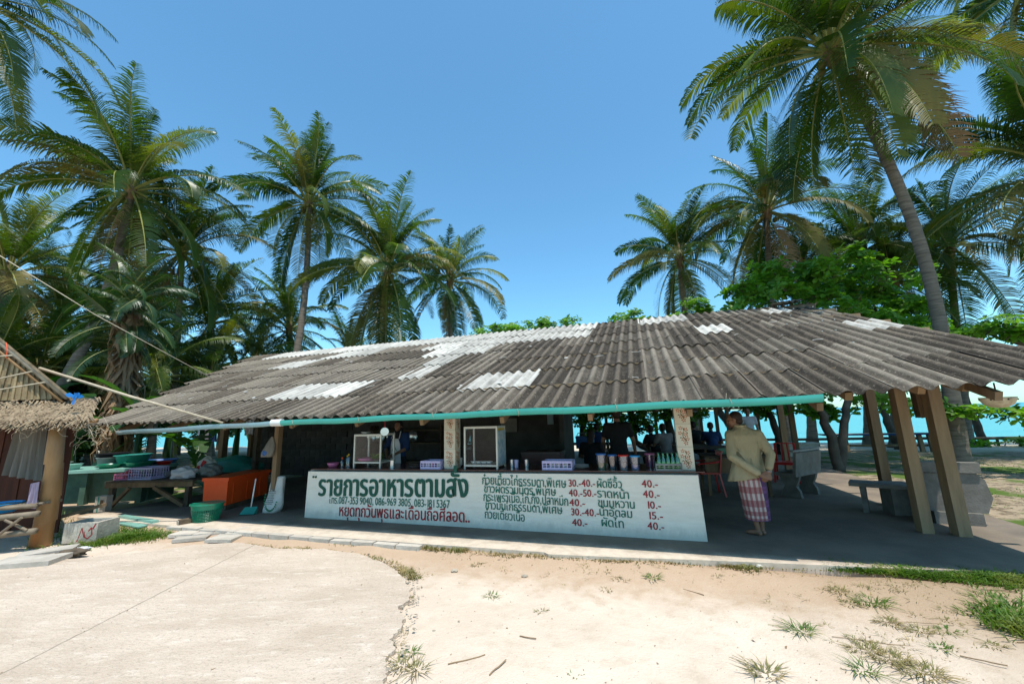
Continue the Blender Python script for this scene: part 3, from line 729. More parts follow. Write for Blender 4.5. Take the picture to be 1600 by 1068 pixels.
def paint(txt, x0, y0, x1, y1, hpx, m, name, bold=.0, nib=0, hmul=1.0, base_h=.56, gap=.055, slant=0):
    """text from pixel (x0,y0) to (x1,y1) on the counter front; hpx = height of a plain letter"""
    a = PT(x0, y0, TW); b2 = PT(x1, y1, TW); h = (PT(x0, y0 - hpx, TW).z - a.z)
    glyphs, wid = layout(txt, gap); kx = (b2.x - a.x) / wid; kz = h / base_h
    mb = MB(); lay = 0
    offs = [(0, 0)]
    if nib: offs = [(-nib, 0), (nib, 0), (0, 0)] + ([(-nib / 2, nib * .3), (nib / 2, -nib * .3)])
    if bold: offs += [(bold * math.cos(q), bold * math.sin(q)) for q in (0, PI / 2, PI, 3 * PI / 2)]
    for (ox, oz) in offs:
        for v, f in glyphs:
            if not len(v): continue
            s = a.x + (v[:, 0] + ox + slant * v[:, 1]) * kx; fr = (s - a.x) / max(b2.x - a.x, 1e-3)
            z = a.z + (b2.z - a.z) * fr + (v[:, 1] + oz) * kz
            mb.add([(ss, TW - .007 - lay, zz) for ss, zz in zip(s, z)], f)
        lay += .00025
    o = part(name, mb, m, counter); o['label'] = name.replace('_', ' ') ; return o
paint('รายการอาหารตามสั่ง', 497, 773.5, 731, 776, 25, M['signgreen'], 'menu_heading', nib=.044, bold=.014, gap=.085)
a = PT(490, 744.5, TW)
part('quote_mark', MB().tube([(a.x, TW - .012, a.z), (a.x, TW, a.z)], .019, 12).tube([(a.x + .055, TW - .012, a.z), (a.x + .055, TW, a.z)], .019, 12), M['signgreen'], counter)
paint('โทร.087-353 9040, 086-969 3805, 083-181 5367', 514, 785.5, 703, 793, 10, M['signgreen2'], 'telephone_line', nib=.012, gap=.045, base_h=.62)
paint('หยุดทุกวันพุธและเดือนถือศีลอด..', 529, 805, 734, 815.5, 14, M['signred'], 'closed_days_line', nib=.018, gap=.06)
rows = [
 ('ก๋วยเตี๋ยวไก่ธรรมดา,พิเศษ', 753, 755.5, 885, 761.5, 10.5, '30.-40.-', 888, 759.5, 930, 759.8, 'ผัดซีอิ้ว', 932, 761, 972, 762, '40.-', 1003, 760.5, 1028, 761),
 ('ข้าวผัดรวมมิตร,พิเศษ', 756, 768.5, 869, 774, 10, '40.-50.-', 889, 774.5, 932, 775.5, 'ราดหน้า', 933, 776, 983, 779, '40.-', 1005, 776.5, 1031, 777.5),
 ('กระเพราเนื้อ,ไก่,กุ้ง,ปลาหมึก', 755, 781.5, 888, 789.5, 10.5, '40.-', 890, 789.5, 914, 790.5, 'ขนมหวาน', 934, 790.5, 992, 794, '10.-', 1010, 793.5, 1033, 794.5),
 ('ข้าวมันไก่ธรรมดา,พิเศษ', 758, 794, 879, 802.5, 10, '30.-40.-', 892, 804, 936, 806, 'น้ำอัดลม', 936, 804.5, 988, 808.5, '15.-', 1012, 810, 1036, 811),
 ('ก๋วยเตี๋ยวเนื้อ', 757, 808.5, 820, 814, 10.5, '40.-', 894, 820.5, 918, 821.5, 'ผัดไท', 939, 821, 975, 824, '40.-', 1012, 826, 1038, 827.5)]
for (a_, x0, y0, x1, y1, h, p_, px0, py0, px1, py1, c_, cx0, cy0, cx1, cy1, q_, qx0, qy0, qx1, qy1) in rows:
    paint(a_, x0, y0, x1, y1, h, M['signgreen2'], 'menu_line', nib=.014, gap=.05)
    paint(p_, px0, py0, px1, py1, 11, M['signred'], 'price', nib=.016, base_h=.70, gap=.06)
    paint(c_, cx0, cy0, cx1, cy1, 10.5, M['signgreen2'], 'menu_line', nib=.014, gap=.05)
    paint(q_, qx0, qy0, qx1, qy1, 11.5, M['signred'], 'price', nib=.016, base_h=.70, gap=.07)

# ================================================================== PALMS
def frond_mesh(name, e0, e1, seed, L=4.3, lean=0, pairs=74, leaf=.95, ragged=.0, fold=.0):
    """a whole coconut frond: arching midrib along +X, leaflets on both sides hanging with gravity"""
    r = random.Random(seed); N = 22; pts = []; tang = []; p = Vector((0, 0, 0))
    for i in range(N + 1):
        f = i / N; e = R(e0 + (e1 - e0) * f ** 1.25); yaw = lean * f * f
        d = Vector((math.cos(e) * math.cos(yaw), math.cos(e) * math.sin(yaw), math.sin(e))); pts.append(p.copy()); tang.append(d); p = p + d * (L / N)
    mb = MB(); vs = []
    def at(f):
        q = f * N; i = min(int(q), N - 1); w = q - i; return pts[i].lerp(pts[i + 1], w), tang[i].lerp(tang[i + 1], w).normalized()
    twist0 = r.uniform(-1.0, 1.0)
    for side in (-1, 1):
        for k in range(pairs):
            f = .17 + .83 * (k + r.uniform(-.25, .25)) / pairs; f = min(max(f, .16), .995)
            if r.random() < ragged * .5: continue
            c, d = at(f)
            sd = d.cross(Vector((0, 0, 1)));
            if sd.length < .05: sd = Vector((0, 1, 0))
            sd.normalize(); upn = sd.cross(d).normalized()
            tw = twist0 * f; sd2 = sd * math.cos(tw) + upn * math.sin(tw); upn2 = upn * math.cos(tw) - sd * math.sin(tw)
            ll = leaf * (math.sin(PI * min(1, .13 + .84 * f)) ** .62) * r.uniform(.86, 1.08) * (1 - ragged * r.random() * .5)
            fw_ = (.42 + .55 * f) * (1.0 if d.z > -.6 else .6)
            dirn = (sd2 * side * (1 - fold) + d * fw_ + upn2 * (.32 + fold * .3)).normalized()
            dr = r.uniform(.6, 1.35) * (.30 + .70 * abs(math.hypot(d.x, d.y))); w = .0215 * r.uniform(.8, 1.15)
            P_ = [c]; cur = dirn.copy(); 
            for q in range(3):
                cur = (cur + Vector((0, 0, -.60 * dr * (q * .75 + .28)))).normalized(); P_.append(P_[-1] + cur * ll / 3)
            wd = (d - dirn * d.dot(dirn)).normalized() * .8 + upn2 * .35 * side; wd.normalize(); ws = (w * .7, w, w * .72, 0)
            o = len(mb.v)
            for q in range(3): mb.v += [tuple(P_[q] - wd * ws[q]), tuple(P_[q] + wd * ws[q])]
            mb.v.append(tuple(P_[3]))
            mb.f += [(o, o + 1, o + 3, o + 2), (o + 2, o + 3, o + 5, o + 4), (o + 4, o + 5, o + 6)]
    nf = len(mb.f)
    mb.tube(pts[::2], [max(.007, .040 * (1 - i * 2 / N) ** 1.1 + .006) for i in range(len(pts[::2]))], 5)
    me = mb.mesh(name); me.materials.append(M['frond']); me.materials.append(M['rib'])
    mi = [0] * nf + [1] * (len(me.polygons) - nf); me.polygons.foreach_set('material_index', mi); return me
CLS = [(86, 62), (76, 18), (62, -18), (44, -44), (24, -62), (4, -74), (-18, -82), (-42, -86), (-66, -89)]
FR = [[frond_mesh('frond', a, b, 10 * i + j, lean=(.35 if j else -.3), ragged=(.35 if j == 2 else .12)) for j in range(3)] for i, (a, b) in enumerate(CLS)]
def palm(label, crown, base, L=4.3, n=27, seed=0, bend=0, r0=.17, r1=.11, hang=3, nuts=0, dead=1, yellow=.1, group='coconut palms around the shelter', extra=(), trunk=True, open_=1.0):
    r = random.Random(seed); n = int(n * 1.42); hang += 3; root = thing('coconut_palm', label, 'palm tree', base, 0, group); crown = Vector(crown) - Vector(base)
    if trunk:
        N = 36; side = Vector((1, 0, 0)); pts = []; rad = []
        for i in range(N + 1):
            f = i / N; p = crown * f + side * bend * math.sin(PI * f) ; pts.append(p)
            rad.append((r1 + (r0 - r1) * (1 - f) + .12 * math.exp(-f * 14)) * (1 + .05 * (i % 2)))
        part('trunk', MB().tube(pts, rad, 12), M['palmtrunk'], root, True)
    top = crown
    # fibrous heart where the fronds spring
    part('crown_heart', MB().lathe([(.12, -.5), (.20, -.2), (.22, .1), (.12, .5), (.03, .9)], top, 9), M['wood'], root, True)
    sc_ = L / 4.3
    for i in range(n):
        f = (i + .5) / n; c = int(min(8, max(0, f ** .85 * 7.2 * open_ + r.gauss(0, .45))))
        if i >= n - hang: c = r.choice((7, 8))
        o = link('frond', FR[c][r.randrange(3)], None, root); az = i * 2.39996 + r.uniform(-.3, .3)
        o.location = top + Vector((math.cos(az) * .12, math.sin(az) * .12, .35 * (1 - f) - .1)); o.rotation_euler = (r.gauss(0, .10), r.gauss(0, .06), az); s = sc_ * r.uniform(.86, 1.08) * (.82 if c == 0 else 1); o.scale = (s, s, s)
        if f > .55 and r.random() < yellow: o.material_slots[0].link = 'OBJECT'; o.material_slots[0].material = M['frondy']
    for k in range(dead):
        o = link('frond', FR[8][2], None, root, 'dead brown frond hanging against the trunk'); az = r.uniform(0, 6.3); o.location = top + Vector((0, 0, -.2)); o.rotation_euler = (0, 0, az); o.scale = (sc_ * .8,) * 3
        o.material_slots[0].link = 'OBJECT'; o.material_slots[0].material = M['deadleaf']
    for (c, az, s, mt) in extra:
        o = link('frond', FR[c][0], None, root); o.location = top + Vector((math.cos(az) * .1, math.sin(az) * .1, 0)); o.rotation_euler = (0, 0, az); o.scale = (sc_ * s,) * 3
        if mt: o.material_slots[0].link = 'OBJECT'; o.material_slots[0].material = M[mt]
    if nuts:
        nm = NUT
        for k in range(nuts):
            az = r.uniform(0, 6.3); o = link('coconut', nm, M['coconut'], root); o.location = top + Vector((math.cos(az) * .30, math.sin(az) * .30, -.22 - r.random() * .28)); o.rotation_euler = (r.random(), r.random(), 0)
    return root
NUT = MB().ell((0, 0, 0), (.11, .11, .14), 8, 6).mesh('coconut', True); NUT.materials.append(M['coconut'])
def gz(v): v = Vector(v); v.z = -.05; return v
# crown pixel, depth, trunk foot
def cpos(x, y, Y): return AT(x, y, Y)
def foot(x, y): return gz(G(x, y, 0))
def footd(x, Y): p = AT(x, 650, Y); return gz(p)
palm('tall leaning coconut palm, curved grey trunk rising behind the right end of the roof', cpos(1297, 82, 10.6), foot(1500, 742), 4.7, 30, 3, bend=.85, r0=.165, r1=.115, hang=4, nuts=7, extra=((6, -2.2, 1.0, None), (5, -2.75, 1.0, None), (4, 3.0, 1.05, None), (7, -1.9, 1.0, None), (6, -.6, 1.0, None), (7, -.2, 1.05, 'deadleaf'), (5, -.3, 1.1, 'frondy'), (8, -1.5, 1.0, None), (4, -1.6, .8, None)), yellow=.07)
palm('tallest palm left of centre, slim bare trunk curving up from behind the roof ridge', cpos(483, 318, 20), footd(432, 18.5), 4.7, 30, 8, bend=.45, r0=.19, r1=.12, nuts=9, hang=3, dead=0)
palm('large full palm over the left end of the shelter, bananas below it', cpos(205, 298, 15.2), footd(20, 15), 4.7, 31, 12, bend=.9, r0=.20, r1=.13, nuts=6, hang=3, yellow=.25)
palm('broad dark palm with low crown standing just right of the tallest slim one', cpos(606, 425, 21), footd(592, 21), 5.1, 32, 17, nuts=3, hang=5, yellow=.2)
palm('smaller palm right of the broad dark one, crown near the middle of the ridge', cpos(703, 440, 23.5), footd(706, 23.5), 4.1, 27, 23, hang=4, yellow=.2)
palm('short far palm peeping over the ridge behind the slim leaning trunk', cpos(452, 515, 25), footd(455, 25), 4.3, 24, 29, hang=2, dead=0)
palm('leftmost palm of the right hand group, standing clear against the sky', cpos(1062, 405, 19), footd(1085, 19), 3.75, 28, 31, hang=4, yellow=.25)
palm('palm with pale bent fronds in front of the right hand group', cpos(1198, 330, 17), footd(1225, 17), 4.6, 29, 37, nuts=3, hang=3, yellow=.45, bend=-.2)
palm('upright palm with one brown drooping frond at the right, thin dark trunk', cpos(1482, 385, 16.5), footd(1500, 16.5), 4.2, 26, 43, hang=2, yellow=.3, extra=((5, -.1, .95, 'deadleaf'),), dead=0)
palm('palm rooted beyond the right edge whose fronds reach in at mid height', cpos(1670, 270, 11.5), footd(1700, 12.5), 4.8, 26, 47, hang=3, yellow=.25)
palm('dark palm filling the top right corner above the tall leaning one', cpos(1600, -25, 11.5), footd(1720, 13), 4.8, 26, 53, hang=4, yellow=.1)
palm('palm behind the tall leaning trunk with a low spreading crown', cpos(1345, 395, 17.8), footd(1350, 17.8), 3.9, 26, 59, hang=2)
palm('low palm half hidden by broad leaved trees near the middle right', cpos(1255, 425, 18.6), footd(1262, 18.6), 2.9, 24, 61, hang=2)
palm('palm rooted beyond the left edge whose long fronds fill the top left corner', cpos(-45, -5, 10.5), footd(-150, 10), 4.3, 26, 67, hang=3, dead=0, yellow=.0)
palm('palm just right of and behind the large full one, reaching over the left roof end', cpos(285, 395, 19), footd(275, 19), 4.7, 28, 71, hang=4, yellow=.25)
palm('yellowish palm at the left edge below the large full one', cpos(10, 430, 17), footd(-10, 17), 4.6, 27, 73, hang=3, yellow=.6)
palm('short shaggy palm low at the far left behind the hut', cpos(95, 500, 21), footd(90, 21), 5.0, 26, 79, hang=3, yellow=.3)
palm('short dark palm between the hut and the roof, deep in the grove', cpos(330, 505, 23), footd(335, 23), 4.8, 25, 83, hang=4)
palm('far palm seen low between trunks at the left edge of the grove', cpos(-60, 520, 20), footd(-65, 20), 4.0, 24, 89, hang=3)
palm('far low palm behind the block kitchen wall end', cpos(215, 520, 27), footd(210, 27), 4.2, 25, 97, hang=3)
palm('far right low palm beside the thin dark trunk', cpos(1395, 440, 17), footd(1390, 17), 3.1, 25, 101, hang=3)

# dark clumped palm with thick shaggy skirt (fishtail like)
def clump_palm():
    top = AT(205, 470, 12.2); base = gz(AT(172, 660, 12)); r = random.Random(5)
    root = thing('clumped_palm', 'dense dark palm with shaggy skirt of dead leaves beside the hut', 'palm tree', base); tp = top - base
    N = 20; part('trunk', MB().tube([tp * (i / N) + Vector((.25 * math.sin(PI * i / N), 0, 0)) for i in range(N + 1)], [.20 - .05 * i / N + .02 * (i % 2) for i in range(N + 1)], 10), M['palmtrunk'], root, True)
    mb = MB()
    for i in range(420):
        f = r.uniform(.25, .98); a = r.uniform(0, 6.3); c = tp * f + Vector((.25 * math.sin(PI * f), 0, 0)); d = Vector((math.cos(a), math.sin(a), 0)); l = r.uniform(.5, 1.3); w = r.uniform(.02, .06); e = Vector((-d.y, d.x, 0)) * w
        p0 = c + d * .15; p1 = c + d * r.uniform(.3, .5) + Vector((0, 0, -l * .5)); p2 = c + d * r.uniform(.22, .45) + Vector((r.uniform(-.2, .2), r.uniform(-.2, .2), -l))
        mb.add([p0 - e, p0 + e, p1 + e, p1 - e, p2], [(0, 1, 2, 3), (3, 2, 4)])
    part('dead_leaf_skirt', mb, M['deadleaf'], root)
    fm2 = []
    for k in range(3):
        rr = random.Random(k); mb = MB(); N = 10; p = Vector((0, 0, 0)); e = R(65)
        pts = []
        for i in range(N + 1): pts.append(p.copy()); p = p + Vector((math.cos(e), 0, math.sin(e))) * .19; e -= R(11)
        for i in range(2, N + 1):
            for side in (-1, 1):
                for q in range(3):
                    c = pts[i]; d = Vector((rr.uniform(.2, .9), side * rr.uniform(.5, 1), rr.uniform(-.5, .4))).normalized(); l = rr.uniform(.30, .52); w = rr.uniform(.035, .06); sd = d.cross(Vector((rr.uniform(-.3, .3), 0, 1))).normalized() * w
                    tip = c + d * l + Vector((0, 0, -.12)); m_ = c + d * l * .6
                    mb.add([c, m_ - sd, tip, m_ + sd], [(0, 1, 2, 3)])
        mb.tube(pts, .015, 4); me = mb.mesh('fan_frond'); me.materials.append(M['darkleaf']); fm2.append(me)
    for i in range(64):
        o = link('fan_frond', FR[(1, 2, 3, 4, 5, 5, 6)[i % 7]][i % 3], None, root); f = i / 64; az = i * 2.4; o.location = tp + Vector((r.gauss(0, .1), r.gauss(0, .1), .5 - f * 2.0)) ; o.rotation_euler = (r.gauss(0, .2), r.gauss(0, .15), az); s = r.uniform(.30, .46); o.scale = (s, s, s * 1.0)
        o.material_slots[0].link = 'OBJECT'; o.material_slots[0].material = M['darkleaf']
clump_palm()

# bananas
BL = []
for k, (e0, e1, tear) in enumerate(((70, 10, .2), (50, -20, .5), (35, -50, .4))):
    r = random.Random(k); mb = MB(); N = 16; p = Vector((0, 0, 0)); pts = []; tg = []
    for i in range(N + 1):
        e = R(e0 + (e1 - e0) * (i / N) ** 1.3); d = Vector((math.cos(e), 0, math.sin(e))); pts.append(p.copy()); tg.append(d); p = p + d * (1.9 / N)
    for side in (-1, 1):
        for i in range(3, N):
            if r.random() < tear * .3: continue
            f0, f1 = (i - 3) / (N - 3), (i - 2) / (N - 3); w0 = .27 * math.sin(PI * min(1, .08 + f0 * .92)) ** .6; w1 = .27 * max(.0, math.sin(PI * min(1, .08 + f1 * .92))) ** .6
            dp = r.uniform(.0, .5) * tear * 2; up0 = Vector((0, side, .35 - dp)).normalized()
            gap = .008 if r.random() < tear else 0
            mb.add([pts[i] + tg[i] * gap, pts[i] + up0 * w0 + tg[i] * (gap + .05), pts[i + 1] + up0 * w1 - tg[i] * gap + tg[i] * .05, pts[i + 1]], [(0, 1, 2, 3)])
    mb.tube(pts, [.022 * (1 - i / (N + 2)) + .004 for i in range(N + 1)], 5)
    me = mb.mesh('banana_leaf'); me.materials.append(M['banana']); BL.append(me)
for i, (x, Y, h, lab) in enumerate(((265, 13.0, 1.9, 'banana plant with torn leaves against the shaggy trunk, right side'), (318, 14.2, 1.8, 'banana plant whose leaf tips just clear the left roof verge'), (120, 12.6, 1.7, 'banana plant with wide leaves left of the shaggy trunk'), (222, 11.8, 1.9, 'tall banana plant directly in front of the dark clumped palm'), (75, 14.5, 2.0, 'banana plant deep behind the hut ridge'), (372, 16.0, 2.0, 'banana plant furthest right, showing above the roof slope'), (25, 13.5, 2.2, 'banana plant at the left edge behind the hut gable'))):
    base = gz(AT(x, 660, Y)); root = thing('banana_plant', lab, 'banana plant', base, i * 1.1, 'banana plants behind the left roof end'); r = random.Random(i + 40)
    part('stem', MB().tube([(0, 0, 0), (.03, 0, h * .5), (0, .04, h)], [.13, .11, .06], 9), M['banana'], root, True)
    for k in range(9):
        o = link('banana_leaf', BL[(k + (k > 5)) % 3], None, root); o.location = (0, 0, h - .05 * k); o.rotation_euler = (r.gauss(0, .1), r.gauss(0, .1) + (.5 if k > 6 else 0), k * 2.4); s = r.uniform(.85, 1.2); o.scale = (s, s, s)

# ------------------------------------------------------------------ broad leaved shore trees
def broad_tree(label, base, limbs, blobs, nleaf, seed, size=.17, group='broad leaved shore trees', rr=.13, name='sea_almond_tree', mat='almond'):
    """limbs: polylines in world; blobs: (centre, radius xyz) foliage masses in world"""
    base = Vector(base); r = random.Random(seed); q = np.random.default_rng(seed)
    root = thing(name, label, 'tree', base, 0, group)
    mb = MB()
    for pts, ra, rb in limbs:
        pp = [Vector(p) - base for p in pts]; fine = []
        for a, b2 in zip(pp, pp[1:]):
            for k in range(5): fine.append(a.lerp(b2, k / 5) + Vector((r.uniform(-.03, .03), r.uniform(-.03, .03), 0)))
        fine.append(pp[-1]); n = len(fine)
        mb.tube(fine, [ra + (rb - ra) * i / n for i in range(n)], 9)
    part('trunk', mb, M['bark'], root, True)
    # twigs to leaf whorls
    tw = MB(); V = []; Fc = []; tot = sum(b[1][0] * b[1][1] * b[1][2] for b in blobs) 
    sub = []
    for (c, rad) in blobs:
        c = Vector(c); ns = 9
        for k in range(ns):
            d = Vector(q.normal(size=3)); d.normalize(); u_ = r.uniform(.35, 1.0); sub.append((c + Vector((d.x * rad[0], d.y * rad[1], d.z * rad[2])) * u_, tuple(x * r.uniform(.30, .48) for x in rad)))
    tot = sum(b[1][0] * b[1][1] * b[1][2] for b in sub)
    for (c, rad) in sub:
        c = Vector(c); cnt = max(4, int(nleaf / 8 * rad[0] * rad[1] * rad[2] / tot))
        for k in range(cnt):
            d = Vector(q.normal(size=3)); d.normalize(); u_ = r.random() ** .5; noise_ = r.uniform(.7, 1.35)
            wp = Vector((c.x + d.x * rad[0] * u_ * noise_, c.y + d.y * rad[1] * u_ * noise_, c.z + d.z * rad[2] * u_ * noise_)) - base
            cen = c - base
            if k % 4 == 0: tw.tube([cen.lerp(wp, .35) + Vector((0, 0, -.1)), cen.lerp(wp, .7) + Vector((0, 0, -.06)), wp], [.02, .012, .006], 4, False)
            up = (Vector((0, 0, 1)) + d * .7 + Vector(q.normal(size=3)) * .25).normalized(); x = up.orthogonal().normalized(); y = up.cross(x)
            nl = r.randint(5, 9); ph = r.uniform(0, 6)
            for j in range(nl):
                a = ph + 2 * PI * j / nl; dirv = (x * math.cos(a) + y * math.sin(a)); l = size * r.uniform(.7, 1.25); w = l * .30; tilt = r.uniform(-.15, .65)
                dv = (dirv + up * tilt).normalized(); sd = dv.cross(up).normalized(); nn = sd.cross(dv)
                p0 = wp + dv * .02; p1 = wp + dv * l * .62 + nn * .01; p2 = wp + dv * l - nn * l * .10
                o = len(V)
                V += [p0, wp + dv * l * .5 + sd * w * .72 + nn * w * .25, wp + dv * l * .82 + sd * w * .8 + nn * w * .12, p2, wp + dv * l * .82 - sd * w * .8 + nn * w * .12, wp + dv * l * .5 - sd * w * .72 + nn * w * .25, p1 - nn * .012]
                Fc += [(o, o + 1, o + 6), (o + 1, o + 2, o + 6), (o + 2, o + 3, o + 6), (o + 3, o + 4, o + 6), (o + 4, o + 5, o + 6), (o + 5, o, o + 6)]
    part('twigs', tw, M['bark'], root)['kind'] = 'stuff'
    me = bpy.data.meshes.new('crown'); me.from_pydata([tuple(v) for v in V], [], Fc); me.update(); o = link('crown', me, M[mat], root)
    return root
def A3(x, y, Y): return tuple(AT(x, y, Y))
b1 = foot(1312, 738)
broad_tree('forked broad leaved tree outside the right gable, its bright crown above the ridge', b1,
  [([b1, A3(1300, 690, 11.4), A3(1282, 640, 11.6), A3(1270, 560, 12.2), A3(1240, 480, 13)], .15, .05), ([b1, A3(1316, 690, 11.3), A3(1322, 640, 11.5), A3(1340, 560, 12.5), A3(1370, 480, 13.2)], .13, .05)],
  [(A3(1195, 455, 13.6), (1.3, 1.2, .8)), (A3(1255, 430, 13.8), (1.4, 1.3, 1.0)), (A3(1330, 430, 14.0), (1.3, 1.3, 1.0)), (A3(1400, 470, 13.4), (1.2, 1.2, .8)), (A3(1270, 480, 13.4), (1.9, 1.3, .8)), (A3(1340, 500, 12.6), (1.5, 1.0, .6)), (A3(1170, 490, 14.5), (1.0, 1.2, .5)), (A3(1340, 635, 11.9), (1.3, .8, .28)), (A3(1265, 632, 12.4), (.7, .8, .3))], 8000, 1, .26)
b2 = foot(1222, 712)
broad_tree('slim dark tree behind the rear eave near the timber posts', b2, [([b2, A3(1216, 680, 15.3), A3(1200, 640, 15.5), A3(1190, 560, 16)], .17, .06)], [(A3(1210, 640, 15.4), (1.1, 1, .3)), (A3(1080, 655, 15), (.8, .8, .25)), (A3(1100, 490, 17), (1.2, 1.2, .5))], 2500, 2, .20)
b3 = gz(AT(1052, 650, 15.5))
broad_tree('pair of dark trunks behind the flower tiled column, leaves hanging in the opening', b3, [([b3, A3(1050, 690, 15.5), A3(1042, 650, 15.5), A3(1030, 560, 16)], .20, .1), ([b3 + Vector((-.3, 0, 0)), A3(992, 690, 15.8), A3(985, 640, 15.8), A3(975, 560, 16)], .13, .08)],
  [(A3(1010, 650, 15), (1.3, .7, .35)), (A3(960, 648, 15.2), (1.0, .7, .3)), (A3(1005, 668, 15.2), (.4, .4, .25)), (A3(978, 500, 17.5), (.8, 1, .35)), (A3(1000, 505, 18), (1.2, 1, .3))], 3000, 3, .19)
b4 = gz(AT(905, 650, 16.5))
broad_tree('spreading leafy tree beyond the sea side of the kitchen, tips just above mid ridge', b4, [([b4, A3(915, 600, 16.5), A3(880, 540, 17)], .14, .06), ([A3(915, 600, 16.5), A3(830, 560, 17.5), A3(770, 530, 18)], .09, .04)],
  [(A3(905, 655, 15.4), (.9, .6, .3)), (A3(925, 665, 15.4), (.4, .5, .35)), (A3(770, 518, 18.5), (1.3, 1, .28)), (A3(800, 515, 18.5), (1.1, 1, .3)), (A3(848, 508, 18.3), (.75, 1, .45)), (A3(893, 506, 18), (.75, .8, .3)), (A3(885, 640, 16), (.9, .8, .5))], 3600, 4, .19)
b5 = gz(AT(1660, 650, 9.5))
broad_tree('leafy branch tree reaching in from beyond the right edge below the roof line', b5, [([b5, A3(1650, 600, 9.5), A3(1600, 540, 9.8), A3(1545, 522, 10)], .12, .02)],
  [(A3(1560, 512, 10), (.9, .7, .22)), (A3(1600, 520, 9.6), (.8, .6, .2)), (A3(1525, 520, 10.6), (.4, .5, .12)), (A3(1520, 640, 9.8), (.55, .5, .18)), (A3(1590, 645, 9.6), (.6, .5, .22)), (A3(1445, 640, 10.6), (.5, .5, .2)), (A3(1470, 518, 12), (.9, .6, .3)), (A3(1420, 505, 12.6), (.9, .7, .3))], 2200, 5, .19)
# more trunks on the shore
def trunk_tree(label, x0, y0, x1, y1, ra, seed, Y=None):
    b = foot(x0, y0) if Y is None else gz(AT(x0, 650, Y)); Yb = b.y
    return broad_tree(label, b, [([b, A3((x0 + x1) / 2, (y0 + y1) / 2, Yb), A3(x1, y1, Yb + .2), A3(x1 - 12, y1 - 90, Yb + .6)], ra, ra * .6)], [(A3(x1, y1 - 30, Yb + .3), (1.3, 1.0, .35)), (A3(x1 - 20, y1 - 8, Yb + .3), (.9, .8, .16))], 1300, seed, .19)
trunk_tree('leaning dark trunk on the shore between the timber posts', 1405, 703, 1375, 630, .15, 11)
trunk_tree('pale twin trunk on the shore right of the thick post', 1540, 696, 1508, 618, .15, 12)
trunk_tree('smooth grey leaning trunk rising from the sunlit sand behind the man', 1165, 700, 1122, 638, .20, 13)
trunk_tree('slender dark trunk left of the man beyond the rear eave', 1086, 700, 1078, 640, .13, 14)
# left grove undergrowth
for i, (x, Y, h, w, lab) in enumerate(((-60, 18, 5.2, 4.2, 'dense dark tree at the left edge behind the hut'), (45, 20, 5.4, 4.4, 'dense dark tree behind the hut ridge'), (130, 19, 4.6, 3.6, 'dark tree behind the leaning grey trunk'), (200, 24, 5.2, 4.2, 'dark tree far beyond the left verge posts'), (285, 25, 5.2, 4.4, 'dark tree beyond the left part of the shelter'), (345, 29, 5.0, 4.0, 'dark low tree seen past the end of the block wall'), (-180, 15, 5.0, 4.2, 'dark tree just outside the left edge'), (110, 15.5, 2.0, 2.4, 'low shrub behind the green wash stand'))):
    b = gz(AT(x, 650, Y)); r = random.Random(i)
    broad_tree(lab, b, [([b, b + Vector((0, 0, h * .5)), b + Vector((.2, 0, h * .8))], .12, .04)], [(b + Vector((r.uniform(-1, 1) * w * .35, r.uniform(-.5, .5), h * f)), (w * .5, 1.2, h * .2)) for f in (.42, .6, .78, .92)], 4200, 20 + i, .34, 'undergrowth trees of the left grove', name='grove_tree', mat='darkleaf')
for i, (x, y, Y, lab) in enumerate(((-20, 585, 15, 'stemless young palm at the left edge over the hut roof'), (60, 590, 17, 'stemless young palm behind the hut gable'), (150, 600, 19, 'young palm left of the shaggy trunk, low in the grove'), (245, 590, 17, 'young palm right of the shaggy trunk, low in the grove'), (330, 590, 20, 'young palm touching the left verge of the roof'), (400, 565, 23, 'young palm whose fronds lie along the left ridge end'), (545, 560, 26, 'young palm just behind the pale sheets of the ridge'))):
    palm(lab, cpos(x, y, Y), footd(x, Y), 3.6, 17, 200 + i, hang=0, dead=0, open_=.85, group='young palms low in the left grove')
b = gz(AT(1585, 650, 16)); broad_tree('low green shrub on the shore bank at the right edge', b, [([b, b + Vector((0, 0, .5))], .03, .02)], [(b + Vector((0, 0, .25)), (1.6, .7, .30)), (b + Vector((1.5, 0, .4)), (1.2, .7, .4)), (b + Vector((-1.6, .2, .15)), (1.2, .6, .18))], 1300, 41, .16, 'low shrubs on the shore', name='shore_shrub')

